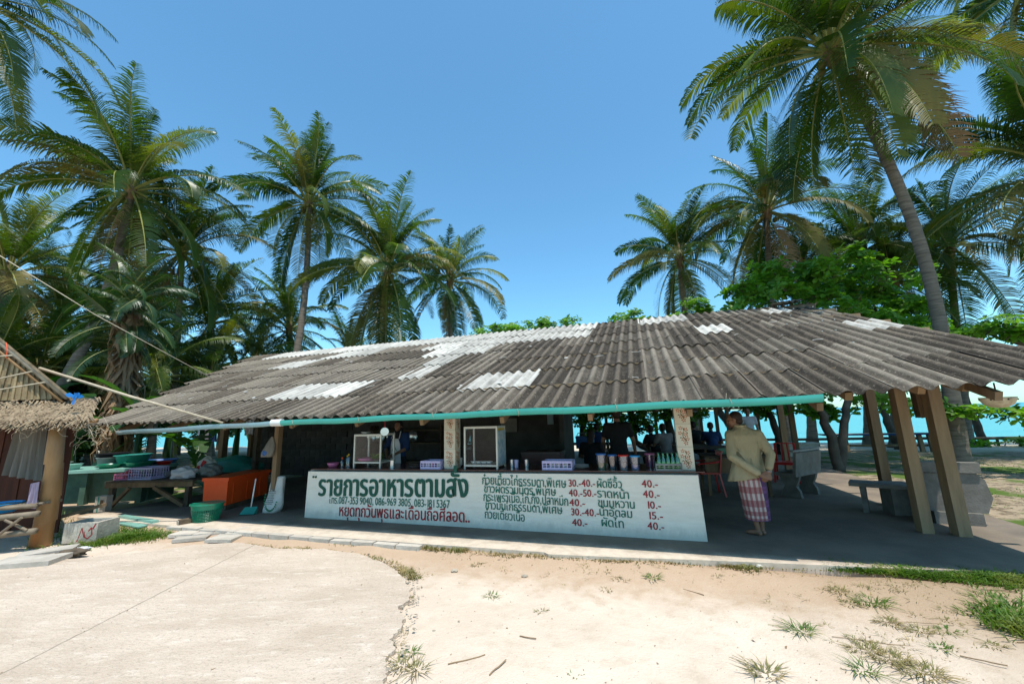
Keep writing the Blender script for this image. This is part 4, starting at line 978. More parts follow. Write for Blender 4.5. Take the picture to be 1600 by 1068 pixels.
# ================================================================== PEOPLE
def fuse(name, mb, m, parent, voxel=.012, smooth=6, label=None):
    me = mb.mesh(name + '_raw'); ob = bpy.data.objects.new(name, me); col.objects.link(ob)
    md = ob.modifiers.new('r', 'REMESH'); md.mode = 'VOXEL'; md.voxel_size = voxel
    if smooth: ms = ob.modifiers.new('s', 'SMOOTH'); ms.iterations = smooth; ms.factor = .5
    vl = bpy.context.view_layer; dg = bpy.context.evaluated_depsgraph_get(); m2 = bpy.data.meshes.new_from_object(ob.evaluated_get(dg))
    bpy.data.objects.remove(ob); bpy.data.meshes.remove(me); m2.name = name
    m2.materials.clear(); m2.polygons.foreach_set('use_smooth', [True] * len(m2.polygons)); return link(name, m2, m, parent, label)
def rotz(a): return Matrix.Rotation(a, 3, 'Z')
def head_prims(mb, c, Rm, k=1.0):
    c = Vector(c)
    def e(o, r, n=14, m=10, rr=None): mb.ell(c + Rm @ (Vector(o) * k), Vector(r) * k, n, m, Rm if rr is None else Rm @ rr)
    e((0, -.012, .025), (.074, .094, .088)); e((0, .030, -.035), (.056, .060, .068)); e((0, .055, -.078), (.030, .028, .022))
    e((0, .088, -.005), (.012, .020, .022)); e((0, .098, -.018), (.015, .014, .012)); e((0, .080, .028), (.052, .016, .012))
    e((0, .083, -.050), (.024, .012, .007)); e((0, .083, -.060), (.021, .011, .007))
    for s in (-1, 1): e((s * .076, -.005, -.005), (.010, .020, .032)); e((s * .045, .055, -.012), (.022, .022, .020)); 
def hand_prims(mb, w, d, up, k=1.0, curl=.5):
    """palm and five fingers: w wrist, d towards the fingers, up = back of the hand"""
    w = Vector(w); d = Vector(d).normalized(); up = Vector(up); up = (up - d * up.dot(d)).normalized(); s = d.cross(up)
    q = Matrix((s, d, up)).transposed(); mb.ell(w + d * .045 * k, (.042 * k, .052 * k, .016 * k), 10, 8, q)
    for i, (o, L) in enumerate(((-.030, .070), (-.010, .080), (.010, .076), (.029, .060))):
        p = w + d * .085 * k + s * o * k; cur = d.copy(); r = .0095 * k
        for j, f in enumerate((.45, .32, .23)):
            cur = (cur - up * curl * (.5 + .5 * j)).normalized(); p2 = p + cur * L * f * k; mb.cap(p, p2, r, r * .88, 7); p = p2; r *= .88
    p = w + d * .025 * k - s * .035 * k; dd = (d * .7 - s * .7).normalized(); p2 = p + dd * .038 * k; mb.cap(p, p2, .013 * k, .010 * k, 7); p3 = p2 + (d * .9 - s * .1 - up * curl * .6).normalized() * .030 * k; mb.cap(p2, p3, .010 * k, .009 * k, 7)
def person(label, loc, rz, J, shirt, pants, skin='skin', hair='hair', head_yaw=0, voxel=.016, longhair=False, bald=False, sleeves=.6, scale=1, group=None, scarf=None, hands=True):
    root = thing('person', label, 'person', loc, rz, group); V_ = {k: Vector(v) for k, v in J.items()}
    body = MB(); Rm = rotz(head_yaw) @ Matrix.Rotation(J.get('nod', 0) if isinstance(J.get('nod', 0), float) else 0, 3, 'X')
    hd = V_['head']; head_prims(body, hd, Rm)
    body.cap(V_['neck'] - Vector((0, 0, .04)), hd - Vector((0, .01, .05)), .055, .05)
    ch = V_['chest']; pe = V_['pelvis']
    body.ell(ch, (.155, .095, .17), 14, 10); body.ell(pe.lerp(ch, .4), (.125, .085, .18), 14, 10); body.ell(pe, (.145, .105, .12), 14, 10)
    sh = MB(); sh.ell(ch, (.18, .115, .185), 14, 10); sh.ell(pe.lerp(ch, .45), (.155, .11, .22), 14, 10); sh.ell(pe + Vector((0, 0, .04)), (.165, .12, .10), 14, 10)
    sh.cap(V_['neck'] - Vector((0, 0, .03)), ch + Vector((0, 0, .10)), .062, .10)
    pa = MB(); pa.ell(pe, (.168, .125, .13), 14, 10)
    for s in 'lr':
        S, E_, Wr = V_['sh' + s], V_['el' + s], V_['wr' + s]
        body.cap(S, E_, .050, .040); body.cap(E_, Wr, .040, .027); body.cap(ch + Vector((0, 0, .09)), S, .08, .055)
        sh.cap(ch + Vector((0, 0, .08)), S, .10, .072); sh.cap(S, S.lerp(E_, sleeves), .070, .062)
        d = (Wr - E_).normalized()
        if hands: hand_prims(body, Wr, d, V_.get('up' + s, Vector((0, 0, 1))), 1.0, .45)
        H_, K, An = V_['hi' + s], V_['kn' + s], V_['an' + s]
        body.cap(H_, K, .085, .055); body.cap(K, An, .055, .034); toe = V_['to' + s]; body.cap(An - Vector((0, 0, .02)), toe, .032, .024); body.cap(toe, toe + (toe - An).normalized() * .03 * 0 + Vector((0, 0, -.004)), .028, .024)
        pa.cap(H_, K, .100, .074); pa.cap(K, K.lerp(An, .75), .074, .058)
    fuse('body', body, M[skin], root, voxel * .7, 4); fuse('shirt', sh, M[shirt], root, voxel, 5); fuse('trousers', pa, M[pants], root, voxel, 5)
    hr = MB()
    if scarf:
        hr.ell(hd + Rm @ Vector((0, -.018, .02)), (.090, .105, .108), 14, 10, Rm); hr.cap(hd + Vector((0, -.02, -.08)), ch + Vector((0, .0, .11)), .085, .13); o = fuse('headscarf', hr, M[scarf], root, .014, 5)
        # leave the face clear
        f = MB(); head_prims(f, hd + Rm @ Vector((0, .028, -.004)), Rm, .93); fuse('face', f, M[skin], root, .010, 2)
    elif not bald:
        hr.ell(hd + Rm @ Vector((0, -.026, .040)), (.083, .093, .088), 14, 10, Rm); hr.ell(hd + Rm @ Vector((0, -.045, -.01)), (.074, .065, .07), 12, 8, Rm)
        if longhair: hr.cap(hd + Vector((0, -.05, 0)), hd + Vector((0, -.09, -.25)), .08, .06)
        fuse('hair', hr, M[hair], root, .012, 3)
    root.scale = (scale,) * 3
    return root
def J_stand(armL=None, armR=None):
    J = dict(pelvis=(0, 0, .93), chest=(0, .0, 1.24), neck=(0, .0, 1.44), head=(0, .025, 1.565), shl=(-.175, 0, 1.37), shr=(.175, 0, 1.37), ell=(-.24, -.02, 1.10), elr=(.24, -.02, 1.10), wrl=(-.23, .10, .88), wrr=(.23, .10, .88),
             hil=(-.085, 0, .90), hir=(.085, 0, .90), knl=(-.09, .02, .48), knr=(.09, .02, .48), anl=(-.09, -.01, .08), anr=(.09, -.01, .08), tol=(-.10, .13, .026), tor=(.10, .13, .026), upl=(-1, 0, .2), upr=(1, 0, .2))
    if armL: J['ell'], J['wrl'] = armL
    if armR: J['elr'], J['wrr'] = armR
    return J
def J_sit(seat=.42, lean=.08):
    z = seat + .10
    return dict(pelvis=(0, 0, z + .02), chest=(0, lean, z + .36), neck=(0, lean + .03, z + .56), head=(0, lean + .07, z + .68), shl=(-.175, lean, z + .49), shr=(.175, lean, z + .49), ell=(-.25, lean + .12, z + .24), elr=(.25, lean + .12, z + .24), wrl=(-.16, lean + .36, z + .24), wrr=(.16, lean + .36, z + .24),
                hil=(-.09, .02, z), hir=(.09, .02, z), knl=(-.12, .43, z - .01), knr=(.12, .43, z - .01), anl=(-.11, .40, .09), anr=(.11, .40, .09), tol=(-.12, .53, .03), tor=(.12, .53, .03), upl=(0, 0, 1), upr=(0, 0, 1))

# --- the man in the khaki jacket and sarong
mp = G(1184, 836, .08)
man = thing('person', 'standing man seen from behind in a khaki jacket and checked sarong, hands clasped behind him', 'person', mp, R(-10))
man['label'] = 'man seen from behind in khaki jacket and checked sarong, hands clasped behind him'
body = MB(); HR = rotz(R(62)) @ Matrix.Rotation(R(-12), 3, 'X'); hd = Vector((-.095, .03, 1.505))
head_prims(body, hd, HR, 1.0); body.cap((-.045, .0, 1.36), hd + Vector((0.01, -.01, -.06)), .058, .053)
body.ell((-.02, 0, 1.15), (.15, .09, .2)); body.ell((0, 0, .92), (.14, .10, .18)); body.ell((0, 0, .75), (.14, .11, .14))
for s, f in ((-1, (.015, -.10, .026)), (1, (.075, .06, .026))):
    kx = .02 + s * .07
    body.cap((s * .08, 0, .80), (kx, .02 + s * .02, .45), .08, .055); an = Vector((.03 + (.045 if s > 0 else -.02), .03 if s > 0 else -.01, .08)); body.cap((kx, .02 + s * .02, .45), an, .052, .033)
    d = Vector((-.55, .83 if s < 0 else .83, 0)).normalized(); d = Vector((-.75, .6, 0)).normalized()
    heel = an + Vector((.01, -.02, -.045)); body.ell(heel, (.03, .034, .032), 10, 8); body.cap(an + Vector((0, 0, -.03)), heel + d * .15 + Vector((0, 0, -.004)), .034, .024)
    for t5 in range(5):
        q5 = heel + d * (.17 - .007 * t5) + Vector((-d.y, d.x, 0)) * (.022 - .012 * t5) * s; body.cap(heel + d * .13 + Vector((-d.y, d.x, 0)) * (.015 - .009 * t5) * s, q5 + Vector((0, 0, -.008)), .012, .009 if t5 else .012, 6)
Lw, Rw = Vector((.045, -.235, .80)), Vector((.165, -.215, .83))
body.cap((-.20, -.03, 1.28), (-.235, -.16, 1.02), .045, .04); body.cap((-.235, -.16, 1.02), Lw, .038, .027)
body.cap((.18, -.03, 1.28), (.235, -.14, 1.04), .045, .04); body.cap((.235, -.14, 1.04), Rw, .038, .027)
hand_prims(body, Lw, (.9, -.05, -.25), (.1, -1, .15), .98, .35); hand_prims(body, Rw, (-.55, -.10, -.75), (.2, -1, .1), .98, .6)
fuse('body', body, M['skin'], man, .0078, 3)
hr = MB(); hr.ell(hd + HR @ Vector((0, -.028, .042)), (.080, .088, .082), 14, 10, HR); hr.ell(hd + HR @ Vector((0, -.048, -.012)), (.072, .058, .062), 12, 8, HR); fuse('hair', hr, M['hair'], man, .009, 2)
# jacket: rings from collar to hem with folds, then sleeves fused on
def loft(rings, n=40, close=False):
    mb = MB(); uv = []
    for j, (cx, cy, z, rx, ry, fold, tiltx) in enumerate(rings):
        for k in range(n + 1 if not close else n):
            a = 2 * PI * k / n - PI / 2; fo = 1 + fold * (math.sin(a * 7 + 1.1 + z * 3) * .5 + math.sin(a * 11 + z * 5) * .4 + math.sin(a * 3 + 2) * .5)
            x = cx + math.cos(a) * rx * fo; y = cy + math.sin(a) * ry * fo; mb.v.append((x, y, z + tiltx * (x - cx)))
    m_ = n + 1 if not close else n
    for j in range(len(rings) - 1):
        for k in range(n): a = j * m_ + k; b2 = j * m_ + (k + 1) % m_ if close else j * m_ + k + 1; mb.f.append((a, b2, b2 + m_, a + m_))
    return mb
jr = [(-.045, .0, .735, .255, .17, .035, .18), (-.035, -.01, .82, .225, .155, .03, .10), (-.015, -.01, .95, .19, .14, .02, .04), (-.015, -.012, 1.08, .185, .135, .012, .02), (-.02, -.012, 1.20, .205, .135, .006, 0), (-.02, -.01, 1.30, .215, .125, 0, 0), (-.02, -.005, 1.355, .190, .10, 0, 0), (-.03, .0, 1.40, .10, .078, 0, 0), (-.045, .005, 1.435, .070, .066, 0, 0)]
jm = loft(jr, 40, True); nv = len(jm.v); jm.f.append(tuple(range(39, -1, -1))); jm.f.append(tuple(range(nv - 40, nv)))
jm.cap((-.195, -.02, 1.31), (-.25, -.16, 1.03), .068, .060, 12); jm.cap((-.25, -.165, 1.03), Lw + Vector((-.04, .0, .035)), .058, .050, 12)
jm.cap((.165, -.02, 1.31), (.245, -.13, 1.05), .068, .060, 12); jm.cap((.245, -.135, 1.05), Rw + Vector((.01, .01, .07)), .058, .050, 12)
# crease ridges across the back and sleeves
for (a, b2, r_) in (((-.17, -.135, 1.12), (-.02, -.15, .90), .010), ((-.12, -.135, 1.22), (.01, -.155, 1.0), .008), ((.10, -.135, 1.2), (.05, -.15, .95), .009), ((-.2, -.12, .98), (-.05, -.16, .82), .011), ((.15, -.12, 1.1), (.10, -.15, .92), .009), ((-.02, -.142, 1.3), (-.01, -.15, 1.05), .005), ((-.26, -.19, 1.06), (-.21, -.22, 1.0), .010), ((-.15, -.235, .98), (-.1, -.24, .9), .010), ((.24, -.18, 1.08), (.26, -.17, 1.0), .009)):
    jm.cap(a, b2, r_, r_ * .5, 6)
jk = fuse('jacket', jm, M['jacket'], man, .0105, 2)
cb = MB().tube([(-.045 + math.cos(a) * .072, .005 + math.sin(a) * .068, 1.437 + .01 * math.sin(a)) for a in np.linspace(0, 2 * PI, 17)], .013, 8, False)
part('collar', cb, M['jacket'], man, True)
part('vent_seam', MB().tube([(-.012, -.160, 1.0), (-.005, -.166, .9), (.0, -.178, .80)], .004, 5), M['jacket'], man, True)
# sarong with UVs
sr_ = [(.0, .0, 1.0, .15, .115, 0, 0), (.0, 0, .86, .165, .13, .01, 0), (.005, 0, .72, .172, .14, .02, 0), (.012, .0, .55, .168, .14, .03, 0), (.02, .0, .38, .160, .135, .035, 0), (.028, .0, .27, .152, .13, .04, 0), (.03, .0, .205, .150, .128, .045, 0)]
rings = []
for a, b2 in zip(sr_, sr_[1:]):
    for q in range(4): rings.append(tuple(x + (y - x) * q / 4 for x, y in zip(a, b2)))
rings.append(sr_[-1]); sm = loft(rings, 56); me = sm.mesh('sarong', True); uvl = me.uv_layers.new(name='UVMap'); m1 = 57
for lp in me.loops:
    j, k = divmod(lp.vertex_index, m1); uvl.data[lp.index].uv = ((k / 56 + .5) % 1.0 if k not in (28,) else .999, 1 - j / (len(rings) - 1))
link('sarong', me, M['sarong'], man)
part('bracelet', MB().tube([(Rw.x + math.cos(a) * .032 - .0, Rw.y + math.sin(a) * .030, Rw.z + .02 + math.sin(a) * .004) for a in np.linspace(0, 2 * PI, 13)], .005, 6, False), M['steel'], man, True)

def on_floor(x, y): p = G(x, y, .08); return p
def P_at(x, Y, z=.08): p = AT(x, 650, Y); p.z = z; return p
fr = AZ
person('dark figure standing inside behind the jars, back to the yard', P_at(963, 7.4), R(-5), J_stand(((-.25, .05, 1.12), (-.20, .28, 1.0)), ((.26, .02, 1.12), (.30, .12, .90))), 'black', 'black', scale=1.04)
person('cook in a dark headscarf and white apron behind the counter', P_at(624, 8.3), R(165), J_stand(((-.24, .08, 1.12), (-.08, .28, 1.02)), ((.24, .08, 1.12), (.10, .28, 1.0))), 'navy', 'black', scarf='black', head_yaw=R(10), scale=.97, sleeves=1.0)
cook = [o for o in col.objects if o.get('label', '').startswith('cook')][0]
am = MB(); n = 8
for i in range(9):
    for j in range(7):
        fx = (i / 8 - .5); z = 1.32 - j * .115; w = .19 + .05 * j / 3 if j else .15; a = fx * w * 2 / .19 * .55
        am.v.append((math.sin(a) * .185 * (1 if j else .9), math.cos(a) * .150, z))
for i in range(8):
    for j in range(6): a = i * 7 + j; am.f.append((a, a + 1, a + 8, a + 7))
part('apron', am, M['apron'], cook, True)
part('apron_strap', MB().tube([(-.09, .14, 1.32), (-.07, .05, 1.46), (0, -.06, 1.48), (.07, .05, 1.46), (.09, .14, 1.32)], .010, 6), M['apron'], cook)
part('apron_print', MB().tube([(-.05, .165, 1.08), (0, .17, 1.17), (.05, .165, 1.08)], .008, 6), M['dgreen'], cook)
person('long haired diner seated in black just behind the counter jars', P_at(918, 8.6), R(-30), J_sit(), 'black', 'black', longhair=True)
person('diner in blue seated far back by the blue cooler', P_at(933, 12.5), R(10), J_sit(.46), 'navy', 'black')
person('diner in a pale grey shirt seated left of the flower tiled column', P_at(1038, 10.6), R(15), J_sit(.46), 'paleshirt', 'black')
person('dark haired diner hunched left of the pale grey shirt', P_at(1024, 11.4), R(25), J_sit(.40, .2), 'black', 'black')
person('diner in a dark blue shirt leaning on a table right of the flower tiled column', P_at(1108, 11.2), R(-25), J_sit(.44, .16), 'navy', 'black')
person('dark clothed diner half hidden by the flower tiled column', P_at(1087, 11.8), R(30), J_sit(.46), 'black', 'black')
person('bald man in white shirt and glasses facing the yard beyond the jacketed man', P_at(1168, 13.6, .0), R(168), J_stand(), 'whitecloth', 'black', skin='skinpale', bald=True, head_yaw=R(8), scale=1.06)
bald = [o for o in col.objects if o.get('label', '').startswith('bald man')][0]
part('glasses', MB().tube([(-.075, .07, 1.575), (-.06, .115, 1.575), (.06, .115, 1.575), (.075, .07, 1.575)], .006, 5), M['black'], bald)

# ================================================================== THINGS ON THE COUNTER
def cpt(x, t=.25, y=735): p = PT(x, y, t); return p.x
def cplace(s, t): return W(s, t, ctop(s))
def cabinet(label, s0, s1, t0, t1, h, z0=0, legs=.1, contents=None, side=None):
    root = thing('display_cabinet', label, 'display cabinet', W((s0 + s1) / 2, (t0 + t1) / 2, ctop(s0) + z0), AZ); w = s1 - s0; d = t1 - t0; b = .026
    for sx in (-1, 1):
        for sy in (-1, 1): part('corner_post', MB().box((sx * (w / 2 - b / 2), sy * (d / 2 - b / 2), h / 2), (b, b, h)), M['alu'], root)
    for z in (legs, h - b / 2 - .001):
        for sy in (-1, 1): part('rail', MB().box((0, sy * (d / 2 - b / 2 - .001), z), (w - 2 * b, b - .004, b)), M['alu'], root)
        for sx in (-1, 1): part('rail', MB().box((sx * (w / 2 - b / 2 - .001), 0, z), (b - .004, d - 2 * b, b)), M['alu'], root)
    part('floor_panel', MB().box((0, 0, legs), (w - 2 * b, d - 2 * b, .01)), M['alu'], root); part('roof_panel', MB().box((0, 0, h + .004), (w, d, .006)), M['alu'], root)
    for sy in (-1,): part('glass_pane', MB().box((0, sy * (d / 2 - .013), (h + legs) / 2), (w - 2 * b, .003, h - legs - b * 1.5)), M['glass'], root)
    part('glass_pane', MB().box((-(w / 2 - .013), 0, (h + legs) / 2), (.003, d - 2 * b, h - legs - b * 1.5)), M['glass'], root)
    part('glass_pane', MB().box(((w / 2 - .013), 0, (h + legs) / 2), (.003, d - 2 * b, h - legs - b * 1.5)), M[side or 'glass'], root)
    part('shelf', MB().box((0, .02, legs + (h - legs) * .5), (w - 2 * b, d * .5, .005)), M['glass'], root)
    return root
sa, sb = PT(551, 737, .2).x, PT(594, 738, .2).x
zt = PT(553, 679, .2).z - ctop(sa)
cabinet('small glass food cabinet with lettuce inside, left on the counter', sa, sb, .2, .62, zt, legs=.09)
def veg(s, t, z, r_, nm, lab, cat, m, seed):
    mb = MB(); rr = random.Random(seed)
    for i in range(60):
        a = rr.uniform(0, 6.3); d = Vector((math.cos(a), math.sin(a), rr.uniform(.1, 1.2))).normalized(); l = r_ * rr.uniform(.5, 1.1); sd = d.cross(Vector((0, 0, 1))).normalized() * l * .3
        mb.add([(0, 0, 0), d * l * .6 - sd, d * l + Vector((0, 0, -.02)), d * l * .6 + sd], [(0, 1, 2, 3)])
    return single(nm, mb, m, lab, cat, W(s, t, z), AZ)
veg(sa * .4 + sb * .6, .42, ctop(sa) + .13, .17, 'lettuce_bunch', 'bunch of green lettuce inside the small glass cabinet', 'vegetables', M['veg'], 3)
single('noodle_tray', MB().lathe([(.001, 0), (.13, .0), (.15, .04), (.12, .05), (.001, .07)], n=16), M['pink'], 'shallow pink tray inside the small glass cabinet', 'tray', W(sa + .15, .38, ctop(sa) + .105), AZ, smooth=True)
p = W(sa + .13, .35, ctop(sa) + zt + .012); single('plate', MB().lathe([(.04, 0), (.09, .03), (.088, .032), (.04, .006), (.001, .006)], n=18), M['white'], 'white bowl on top of the small glass cabinet', 'bowl', p, smooth=True)
sa2, sb2 = PT(725, 731, .15).x, PT(778, 732, .15).x; zt2 = PT(727, 667, .15).z - ctop(sa2)
cab2 = cabinet('large aluminium framed glass cabinet right of the middle column', sa2, sb2, .15, .55, zt2, legs=.05, side='yellow')
part('side_poster', MB().box((sb2 - (sa2 + sb2) / 2 + .002, 0, zt2 * .5), (.006, .34, zt2 * .8)), M['paper'], cab2)
for k in range(4):
    o = single('glass_bowl', MB().lathe([(.03, 0), (.06, .04), (.058, .042), (.03, .006), (.001, .006)], n=14), M['white'], ['white bowl at the left inside the large cabinet', 'white bowl second from left inside the large cabinet', 'white bowl second from right inside the large cabinet', 'white bowl at the right inside the large cabinet'][k], 'bowl', W(sa2 + .09 + .09 * k, .35, ctop(sa2) + .06), smooth=True); o.name = 'bowl'
# CD on a red string
p = PT(601, 674, -.80)
cd = thing('hanging_disc', 'old shiny disc hanging from the gutter on a red string', 'disc', W(p.x, p.y, p.z), AZ + R(25))
part('disc', MB().lathe([(.008, -.001), (.06, -.001), (.06, .001), (.008, .001)], n=24, rot=Matrix.Rotation(PI / 2, 3, 'X')), M['steel'], cd, 'auto')
part('string', MB().tube([(0, 0, .05), (.002, 0, .12), (0, -.01, .20)], .003, 4), M['red'], cd)
def crate(label, loc, rz, w, d, h, m, bars=6, group=None, name='plastic_crate'):
    root = thing(name, label, 'crate', loc, rz, group); th = .008
    for sy in (-1, 1):
        mb = MB().box((0, sy * d / 2, h - .015), (w, th, .03)).box((0, sy * d / 2, .015), (w, th, .03))
        for i in range(bars + 1): mb.box((-w / 2 + w * i / bars, sy * d / 2, h / 2), (.012, th * .8, h))
        for j in range(1, 4): mb.box((0, sy * d / 2, h * j / 4), (w, th * .6, .007))
        part('side_grid', mb, m, root)['kind'] = 'stuff'
    for sx in (-1, 1):
        mb = MB().box((sx * w / 2, 0, h - .015), (th, d, .03)).box((sx * w / 2, 0, .015), (th, d, .03)); nb = max(3, int(bars * d / w))
        for i in range(nb + 1): mb.box((sx * w / 2, -d / 2 + d * i / nb, h / 2), (th * .8, .012, h))
        for j in range(1, 4): mb.box((sx * w / 2, 0, h * j / 4), (th * .6, d, .007))
        part('side_grid', mb, m, root)['kind'] = 'stuff'
    part('base', MB().box((0, 0, .006), (w - .02, d - .02, .008)), m, root); return root
def jar(label, s, t, r_, h, lidm, fill, fillm, group='lidded jars along the counter'):
    root = thing('lidded_jar', label, 'jar', W(s, t, ctop(s)), AZ, group)
    part('jar_wall', MB().lathe([(r_ * .82, 0), (r_, h * .95), (r_ * .96, h * .95), (r_ * .80, .01)], n=18), M['plasticclear'], root, 'auto')
    part('contents', MB().lathe([(r_ * .76, .005), (r_ * (.78 + .12 * fill), h * fill), (.001, h * fill)], n=16), M[fillm], root, 'auto')
    part('lid', MB().lathe([(r_ * 1.04, h * .93), (r_ * 1.06, h), (r_ * .98, h * 1.04), (.001, h * 1.04)], n=18), M[lidm], root, 'auto'); return root
jar('jar with deep blue and pale lid and lime green contents', cpt(940, .2, 730), .2, .074, .22, 'blue', .4, 'veg')
jar('dark jar with a navy lid right of the lime green one', cpt(957, .22, 729), .25, .068, .20, 'blue', .8, 'black')
jar('jar with a red lid and pale biscuits inside', cpt(975, .2, 730), .2, .074, .20, 'red', .5, 'cardboard')
jar('jar with a light blue lid between the red lid and the pink lid', cpt(993, .2, 730), .2, .072, .19, 'cyanpl', .35, 'lilac')
jar('jar with a magenta lid and pink contents, set further back', cpt(1016, .5, 724), .5, .072, .19, 'pink', .8, 'pink')
def bottle(label, s, t, group):
    root = thing('bottle', label, 'bottle', W(s, t, ctop(s) + .012), AZ, group)
    part('glass_body', MB().lathe([(.028, 0), (.031, .02), (.031, .14), (.013, .185), (.013, .205)], n=12), M['greenglass'], root, 'auto')
    part('label_band', MB().lathe([(.0296, .05), (.0296, .10)], n=12), M['white'], root); part('cap', MB().lathe([(.012, .198), (.012, .215), (.001, .216)], n=10), M['dgreen'], root); return root
g0 = cpt(1030, .1, 737); crate('grey wire crate of green bottles beside the flower tiled column', W(g0 + .13, .19, ctop(g0)), AZ, .33, .26, .10, M['greypl'], 3)
for i, nm in enumerate(('first', 'second', 'third', 'fourth', 'fifth')):
    for j in range(2): bottle('green bottle, %s from the left, %s row of the crate' % (nm, 'front' if j == 0 else 'back'), g0 + .01 + i * .06, .12 + j * .11, 'green bottles in the wire crate')
for x, lab, w in ((678, 'lilac crate of cups left of the middle column', .36), (873, 'pale clear crate of bowls right of the large cabinet', .44)):
    s = cpt(x, .2, 733); crate(lab, W(s, .22, ctop(s)), AZ, w, .28, .13, M['lilac'], 7)
    for k in range(3): single('cup', MB().lathe([(.035, 0), (.045, .08), (.042, .08), (.03, .01), (.001, .01)], n=14), M['pink' if (k == 1 and x < 700) else 'white'], '%s cup inside the %s' % (('left', 'middle', 'right')[k], lab.split(' left')[0].split(' right')[0]), 'cup', W(s - .1 + .1 * k, .2, ctop(s) + .014), smooth=True)
s = cpt(716, .45, 731)
for k in range(5): single('bowl', MB().lathe([(.04, 0), (.075, .05), (.072, .052), (.038, .008), (.001, .008)], n=18), M['white'], ['white bowl at the bottom of the stack by the middle column', 'second white bowl up in the stack by the middle column', 'middle white bowl of the stack by the middle column', 'fourth white bowl up in the stack by the middle column', 'top white bowl of the stack by the middle column'][k], 'bowl', W(s + .02, .42, ctop(s) + .024 * k), smooth=True, group='stacked white bowls')
s = cpt(520, .3, 733); single('basin', MB().lathe([(.07, 0), (.11, .075), (.105, .078), (.065, .008), (.001, .008)], n=20), M['pink'], 'small pink basin at the left of the counter', 'basin', W(s, .3, ctop(s)), smooth=True)
for k, x in enumerate((533, 538, 543)):
    s = cpt(x, .3, 730); o = thing('sauce_bottle', ['sauce bottle with orange cap left of the small cabinet', 'taller sauce bottle with yellow cap left of the small cabinet', 'sauce bottle nearest the small cabinet'][k], 'bottle', W(s, .32 + .05 * (k % 2), ctop(s)), AZ, 'sauce bottles left of the small cabinet')
    part('bottle_body', MB().lathe([(.026, 0), (.028, .1 + .03 * k), (.012, .14 + .03 * k)], n=12), M['plasticclear'], o, 'auto'); part('cap', MB().lathe([(.014, .14 + .03 * k), (.014, .17 + .03 * k), (.001, .175 + .03 * k)], n=10), M['yellow' if k else 'orange'], o)
s = cpt(613, .3, 733); single('metal_canister', MB().lathe([(.045, 0), (.045, .12), (.04, .125), (.001, .125)], n=16), M['steel'], 'shiny steel canister in front of the cook', 'canister', W(s, .3, ctop(s)), smooth='auto')
s = cpt(650, .4, 731); single('metal_tray', MB().lathe([(.12, 0), (.15, .03), (.145, .032), (.11, .006), (.001, .006)], n=20), M['steel'], 'round steel tray on the counter right of the cook', 'tray', W(s, .4, ctop(s)), smooth='auto')
for k, x in enumerate((800, 807, 823)):
    s = cpt(x, .35, 730); single('steel_cup', MB().lathe([(.028, 0), (.034, .12), (.031, .12), (.025, .01), (.001, .01)], n=14), M['steel' if k != 1 else 'lilac'], ['steel cup just right of the large cabinet', 'lilac cup just right of the large cabinet', 'steel chopstick cup between cabinet and clear crate'][k], 'cup', W(s, .35, ctop(s)), smooth='auto')
s = cpt(908, .35, 730); 
for k in range(3): single('plate', MB().lathe([(.06, 0), (.12, .018), (.118, .02), (.06, .004), (.001, .004)], n=20), M['white'], ['bottom plate of the small pile before the jars', 'middle plate of the small pile before the jars', 'top plate of the small pile before the jars'][k], 'plate', W(s, .35, ctop(s) + .014 * k), smooth='auto', group='pile of plates')
# things inside the kitchen
shelf = thing('kitchen_shelf', 'dark wooden shelf with pans hanging at the back of the kitchen', 'shelf', W(-.6, 4.2, .08), AZ)
for z in (.5, 1.0, 1.35): part('shelf_board', MB().box((0, 0, z), (2.4, .4, .04)), M['darkwood'], shelf)
for x in (-1.15, 1.15): part('side_board', MB().box((x, 0, .75), (.04, .4, 1.5)), M['darkwood'], shelf)
for k, (x, nm) in enumerate(((-1.0, 'far left'), (-.7, 'second'), (-.35, 'third'), (.0, 'fourth'), (.35, 'rightmost'))):
    single('cooking_pan', MB().lathe([(.001, 0), (.10, .01), (.15, .05), (.145, .055), (.09, .02)], n=18, rot=Matrix.Rotation(PI / 2, 3, 'X')), M['steel'], '%s round pan hung along the kitchen shelf' % nm, 'pan', W(-.6 + x, 3.94, 1.27), AZ, 'hanging pans', smooth='auto')
red = thing('red_chest', 'dark red storage chest inside behind the clear crate', 'chest', W(3.9, 2.0, .08), AZ); part('body', MB().box((0, 0, .45), (.75, .5, .9)), M['maroon'], red); part('lid', MB().box((0, 0, .93), (.78, .53, .06)), M['maroon'], red)

# ================================================================== FURNITURE
def plastic_chair(label, loc, rz, group='red plastic chairs'):
    root = thing('plastic_chair', label, 'chair', loc, rz, group); m = M['red']
    part('seat', MB().box((0, 0, .43), (.42, .42, .03)).box((0, .21, .415), (.42, .02, .05)), m, root)
    for sx in (-1, 1):
        part('leg', MB().bar((sx * .19, .19, .42), (sx * .235, .235, 0), .045, .03), m, root); part('leg', MB().bar((sx * .19, -.19, .42), (sx * .235, -.255, 0), .045, .03), m, root)
        part('arm_rest', MB().tube([(sx * .23, .17, .42), (sx * .25, .18, .62), (sx * .25, -.10, .64), (sx * .22, -.21, .66)], .017, 7), m, root, True)
    bk = MB()
    for x in (-.19, .19): bk.bar((x, -.20, .43), (x * 1.0, -.27, .84), .05, .022)
    bk.bar((-.20, -.27, .84), (.20, -.27, .84), .05, .024).bar((-.07, -.205, .45), (-.05, -.265, .83), .03, .018).bar((.07, -.205, .45), (.05, -.265, .83), .03, .018)
    part('backrest', bk, m, root); return root
plastic_chair('red plastic armchair just right of the counter end', on_floor(1108, 772) , AZ + R(95))
plastic_chair('red plastic chair behind the stone bench', on_floor(1232, 752), AZ + R(160))
